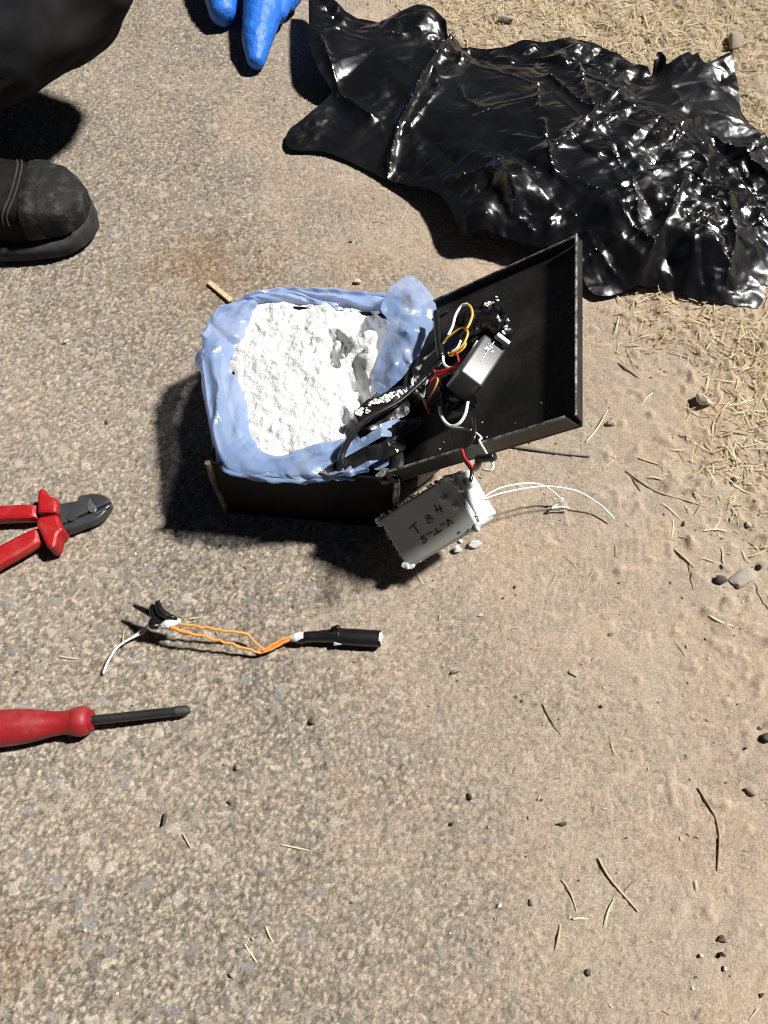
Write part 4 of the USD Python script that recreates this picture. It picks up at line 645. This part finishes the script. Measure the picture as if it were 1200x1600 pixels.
# ------------------------------------------------------------------ stones, twigs, splinters that can be told apart
def stone_mat(nm, a, b): return mat(nm, a, b, 110, .9, (500, .001, .7), spec=.25)
S_PALE, S_GREY, S_DARK, S_RED, S_TAN = stone_mat('pale_stone', (.48, .42, .32), (.58, .51, .40)), stone_mat('grey_stone', (.27, .24, .20), (.34, .30, .25)), stone_mat('dark_stone', (.055, .045, .040), (.10, .08, .07)), stone_mat('red_stone', (.16, .09, .065), (.22, .14, .10)), stone_mat('tan_stone', (.26, .215, .165), (.32, .26, .20))
ST = [(1096, 629, 17, S_PALE, (1, .95, .8), 'pale angular stone standing alone on the dirt right of the lid'), (1161, 900, 27, S_GREY, (1.05, .9, .28), 'flat grey stone at the right edge beside a dark clod'), (1126, 908, 11, S_DARK, (1.1, .9, .7), 'dark clod touching the flat grey stone'), (1186, 886, 7, S_DARK, (.7, 1.2, .7), 'small dark pebble right of the flat grey stone'),
      (1198, 1154, 11, S_DARK, (1, 1, .8), 'near black round pebble cut by the right edge of the photo'), (488, 1127, 8, S_RED, (1, .9, .8), 'reddish brown pebble on the road right of the screwdriver'), (371, 1199, 7, S_TAN, (1.1, .8, .8), 'tan pebble on the road below the screwdriver tip'), (735, 1244, 8, S_GREY, (1, .9, .8), 'grey pebble on the road near the lower centre'),
      (257, 1283, 9, S_DARK, (.6, 1.4, .6), 'dark upright chip of stone on the road at lower left'), (878, 1287, 6, S_DARK, (1.3, .8, .7), 'small dark blue pebble where road and dirt meet'), (919, 1520, 6, S_DARK, (1, 1, .8), 'round dark pebble near the bottom edge'), (1128, 1469, 9, S_RED, (.9, 1, .6), 'brown clod on the dirt near the bottom right'), (1096, 1493, 5, S_PALE, (1, .8, .8), 'small pale pebble below the brown clod at bottom right'), (1132, 1513, 5, S_PALE, (.7, 1.2, .8), 'tiny pale pebble lowest at the bottom right'),
      (560, 441, 7, S_PALE, (1.2, .8, .7), 'pale pebble on the road behind the blue liner'), (168, 659, 5, S_RED, (1, 1, .7), 'rust brown pebble at the left of the box shadow'), (955, 663, 9, S_TAN, (1.1, .8, .6), 'tan half buried pebble left of the pale angular stone'), (790, 34, 11, S_GREY, (1.3, .8, .6), 'grey pebble in the straw above the black bag'), (1150, 72, 22, S_TAN, (.8, 1.1, .5), 'brown clod in the straw at the top right'), (1146, 751, 6, S_DARK, (1, 1, .8), 'small dark pebble in the straw right of the brown twig'), (1173, 1236, 10, S_TAN, (1.2, 1, .5), 'crumbly dirt clod at the right edge below the tyre marks'),
      (360, 1252, 5, S_DARK, (.8, 1, .8), 'small black pebble on the road below the tan pebble'), (830, 1410, 6, S_GREY, (.6, 1.3, .7), 'narrow grey pebble on the road at lower right centre'), (780, 1415, 5, S_PALE, (1, .9, .7), 'pale pebble left of the narrow grey pebble'), (365, 1524, 7, S_GREY, (1.2, .9, .6), 'grey pebble near the bottom edge left of centre'), (706, 1287, 4, S_DARK, (1, 1, .8), 'tiny dark pebble below the grey pebble near the lower centre'), (1068, 818, 6, S_TAN, (1, .9, .7), 'tan clod on the dirt right of the curled white wire'), (895, 1053, 8, S_GREY, (1, 1.1, .25), 'flat blue grey stone set in the dusty road edge'), (712, 1052, 9, S_TAN, (1, .8, .6), 'tan clod on the road below the grey enclosure'), (1168, 820, 6, S_PALE, (.8, 1.2, .9), 'white chip of stone in the straw at the right edge')]
for k, (a, b, rpx, m, sq, lab) in enumerate(ST):
    obj('stone' if rpx > 12 else 'pebble', rock(on_ground(a, b), rpx * scale_at(a, b), 6000 + k * 3, sq, .4), m, smooth=28, label=lab, cat='stone' if rpx > 12 else 'pebble')
M_TWIG, M_PALE, M_STRAWM, M_DSTICK = mat('brown_twig', (.24, .18, .12), (.36, .27, .18), 200, .85, (600, .0008, .6)), mat('pale_twig', (.40, .32, .20), (.52, .43, .28), 200, .8, (600, .0006, .6)), mat('straw', (.60, .48, .27), (.70, .58, .35), 90, .7), mat('grey_stick', (.12, .11, .10), (.20, .18, .16), 150, .85, (500, .0008, .6))
TW = [([(978, 736), (1000, 752), (1022, 766), (1045, 775), (1072, 782), (1102, 792)], 2.0, M_TWIG, 'long curved brown twig on the dirt right of the white wires', 'twig'), ([(984, 710), (1005, 718), (1030, 726), (1066, 736)], 1.8, M_PALE, 'pale twig just above the long curved brown twig', 'twig'), ([(935, 1341), (950, 1368), (970, 1393), (998, 1425)], 2.6, M_PALE, 'straight tan twig on the dirt at lower right', 'twig'),
      ([(1091, 1231), (1104, 1252), (1118, 1277), (1124, 1305), (1123, 1335), (1121, 1360)], 2.4, M_TWIG, 'long bent tan twig near the right edge, lower part', 'twig'), ([(878, 1375), (889, 1390), (897, 1410), (901, 1424)], 1.7, M_PALE, 'thin curved stalk above the short straw stub at lower right', 'twig'), ([(895, 1436), (907, 1435), (919, 1436)], 2.6, M_STRAWM, 'short straw stub below the thin curved stalk', 'straw'),
      ([(788, 696), (830, 702), (870, 708), (922, 713)], 3.0, M_DSTICK, 'grey stick on the dirt just below the lid', 'stick'), ([(440, 1320), (460, 1324), (484, 1329)], 1.8, M_STRAWM, 'yellow straw on the road at lower centre', 'straw'), ([(286, 1303), (292, 1314), (299, 1326)], 1.8, M_PALE, 'short pale straw beside the dark upright chip of stone', 'straw'), ([(415, 1448), (420, 1460), (427, 1474)], 1.7, M_STRAWM, 'short straw on the road near the bottom centre', 'straw'),
      ([(916, 690), (934, 668), (950, 640)], 2.0, M_STRAWM, 'slanting straw on the dirt right of the lid corner', 'straw'), ([(345, 852), (354, 843), (367, 836)], 2.4, M_DSTICK, 'dark splinter on the road in front of the box', 'splinter'), ([(1001, 768), (990, 750), (978, 735)], 1.2, M_DSTICK, 'thin dark rootlet beside the end of the long brown twig', 'twig'), ([(1054, 858), (1070, 872), (1084, 886)], 2.3, M_PALE, 'straw sliver up and left of the flat grey stone', 'straw'), ([(1108, 962), (1126, 972), (1146, 979)], 3.0, M_STRAWM, 'thick yellow straw below the flat grey stone', 'straw'),
      ([(1104, 945), (1118, 957), (1133, 966)], 1.8, M_TWIG, 'brown straw lying just above the thick yellow straw', 'straw'), ([(848, 1100), (860, 1122), (875, 1146)], 1.6, M_TWIG, 'thin brown stalk at the edge of the road, right of centre', 'twig'), ([(1132, 40), (1142, 62), (1160, 82)], 2.0, M_PALE, 'long pale stalk in the straw near the brown clod at top right', 'straw'), ([(1005, 22), (1010, 38), (1016, 48), (1026, 30)], 2.6, M_PALE, 'forked pale straw in the litter at the top right', 'straw'), ([(1046, 552), (1062, 556), (1076, 559)], 1.8, M_TWIG, 'short brown straw above the pale angular stone', 'straw'), ([(966, 567), (982, 578), (1000, 592)], 1.9, M_TWIG, 'brown splinter of straw right of the lid edge', 'straw'), ([(1020, 614), (1010, 622), (1002, 634)], 1.6, M_STRAWM, 'short yellow straw left of the pale angular stone', 'straw'), ([(1118, 594), (1136, 596), (1160, 598)], 2.0, M_STRAWM, 'flat yellow straw right of the pale angular stone', 'straw'), ([(1138, 634), (1156, 630), (1182, 624)], 2.2, M_STRAWM, 'long yellow straw in the litter right of the pale angular stone', 'straw')]
for pts, w, m, lab, ct in TW:
    obj(ct, tube([on_ground(a, b, w * scale_at(a, b) * .5 + .0005 * math.sin(k * 2.1)) for k, (a, b) in enumerate(pts)], [w * .72 * scale_at(*pts[0]) * s for s in (.8, 1.05, .9, 1.0, .8, .55)], 7, 4), m, smooth=True, label=lab, cat=ct)
a, b = on_ground(326, 441, .002), on_ground(361, 470, .003); obj('wood_splinter', displace(frame_box((a + b) / 2, (b - a) / np.linalg.norm(b - a), np.cross([0, 0, 1], (b - a) / np.linalg.norm(b - a)), ez, (np.linalg.norm(b - a), .0062, .003), .001).subdivide(), .0004, 200, 3), M_PALE, smooth=30, label='flat tan wood splinter on the road behind the left corner of the box', cat='wood splinter')

# loose grit and straw litter: nobody could count it
r = np.random.default_rng(99)
def scatter_rocks(n, dens, sz, m, name, lab, seed):
    proto = [rock(np.zeros(3), 1.0, seed + k, (1, r.uniform(.6, 1), r.uniform(.5, .9)), .4, 1) for k in range(10)]; out = []; V, F, c = [], [], 0
    while len(V) < n:
        x, y = r.uniform(-.62, .66), r.uniform(-.1, 1.4)
        if r.random() > dens(x, y): continue
        p = proto[r.integers(10)]; s = sz * r.lognormal(0, .42); a = r.uniform(0, 6.28); R = np.array([[math.cos(a), -math.sin(a), 0], [math.sin(a), math.cos(a), 0], [0, 0, 1]])
        V.append(((p.vertices * s) @ R, p.faces, x, y))
    Z = zg([v[2] for v in V], [v[3] for v in V]); vs, fs = [], []
    for (v, f, x, y), z in zip(V, Z): vs.append(v + [x, y, z - .0004]); fs.append(f + c); c += len(v)
    obj(name, (np.vstack(vs), np.vstack(fs)), m, smooth=False, label=lab, cat='grit', kind='stuff')
inbox = lambda x, y: -0.16 < x < 0.02 and .38 < y < .58
scatter_rocks(2600, lambda x, y: 0 if inbox(x, y) else np.clip(.35 + side(np.array([x]), np.array([y]))[0] * 1.5, .25, 1), .00075, mat('pale_grit', (.42, .36, .28), (.55, .48, .38), 40, .9), 'pale_grit', 'pale sand grains and grit scattered over road and dirt', 810)
scatter_rocks(1600, lambda x, y: 0 if inbox(x, y) else np.clip(.3 + side(np.array([x]), np.array([y]))[0] * 2, .15, 1), .00095, mat('brown_grit', (.10, .075, .055), (.19, .15, .11), 40, .9), 'brown_grit', 'small dark brown crumbs of earth and gravel on the ground', 830)
def straws(n, l0, l1, w0, w1, m, name, lab, seed, stops):
    r = np.random.default_rng(seed); N = n * 26; xs_, ys_ = r.uniform(-.6, .68, N), r.uniform(-.1, 1.42, N)
    s = side(xs_, ys_); nn = fb(xs_, ys_, 13, 91, 3); right = np.clip((s - .12) / .13, 0, 1) * np.clip((nn - .26) / .2, 0, 1) * np.clip((ys_ - .25) / .25, .03, 1); top = np.clip((ys_ - 1.02) / .12, 0, 1) * np.clip((s - .04) / .1, 0, 1) * (.35 + nn); d = np.maximum(np.maximum(right, top), np.where(s > -.05, .0055, .0012))
    d = np.where(shapely.contains_xy(BAGP, xs_, ys_), 0, d); k = np.nonzero(r.random(N) < d)[0][:n]; x, y = xs_[k], ys_[k]; a = r.uniform(0, math.pi, len(k)); L = r.uniform(l0, l1, len(k)) * r.uniform(.5, 1, len(k)); w = r.uniform(w0, w1, len(k)); bend = r.normal(0, .18, len(k)); ux, uy = np.cos(a), np.sin(a); vx, vy = -uy, ux; V = []
    tilt = r.normal(0, .16, len(k)); lift = r.uniform(.0006, .0035, len(k)) * np.clip(d[k] * 3, .3, 1)
    for t in (-.5, -.15, .15, .5):
        cx = x + ux * t * L + vx * bend * (t * t - .1) * L; cy = y + uy * t * L + vy * bend * (t * t - .1) * L; z = zg(cx, cy) + lift + np.abs(tilt) * (t * np.sign(tilt) + .5) * L * .6; ww = w * (1 if abs(t) < .4 else .6)
        for q, dz in ((-1, 0), (0, .7), (1, 0)): V.append(np.stack([cx + vx * q * ww * .5, cy + vy * q * ww * .5, z + dz * ww * .5], -1))
    V = np.stack(V, 1); F = []
    for i in range(3):
        for j in range(2): p = i * 3 + j; F += [[p, p + 3, p + 4], [p, p + 4, p + 1]]
    F = np.array(F); ob = obj(name, (V.reshape(-1, 3), (F[None] + (np.arange(len(k)) * 12)[:, None, None]).reshape(-1, 3)), m, smooth=True, label=lab, cat='straw', kind='stuff')
    t = r.random(len(k))[:, None]; lo, hi = np.array(stops[0]), np.array(stops[1]); add_color(ob, 'tone', np.repeat(lo + (hi - lo) * t ** .8 + r.normal(0, .015, (len(k), 1)), 12, 0).clip(.02, .9))
M_STR = colored_material('dry_straw', 'tone', 300, .85, 1.15, 400, .0003, .7)
straws(11000, .005, .034, .0005, .0015, M_STR, 'straw_litter', 'dry yellow straw litter on the dirt at the top and right', 5, ((.30, .22, .13), (.78, .66, .42)))
straws(14000, .0015, .007, .0005, .0012, M_STR, 'chaff', 'fine chopped chaff between the straw at the top right', 6, ((.24, .17, .11), (.74, .62, .42)))
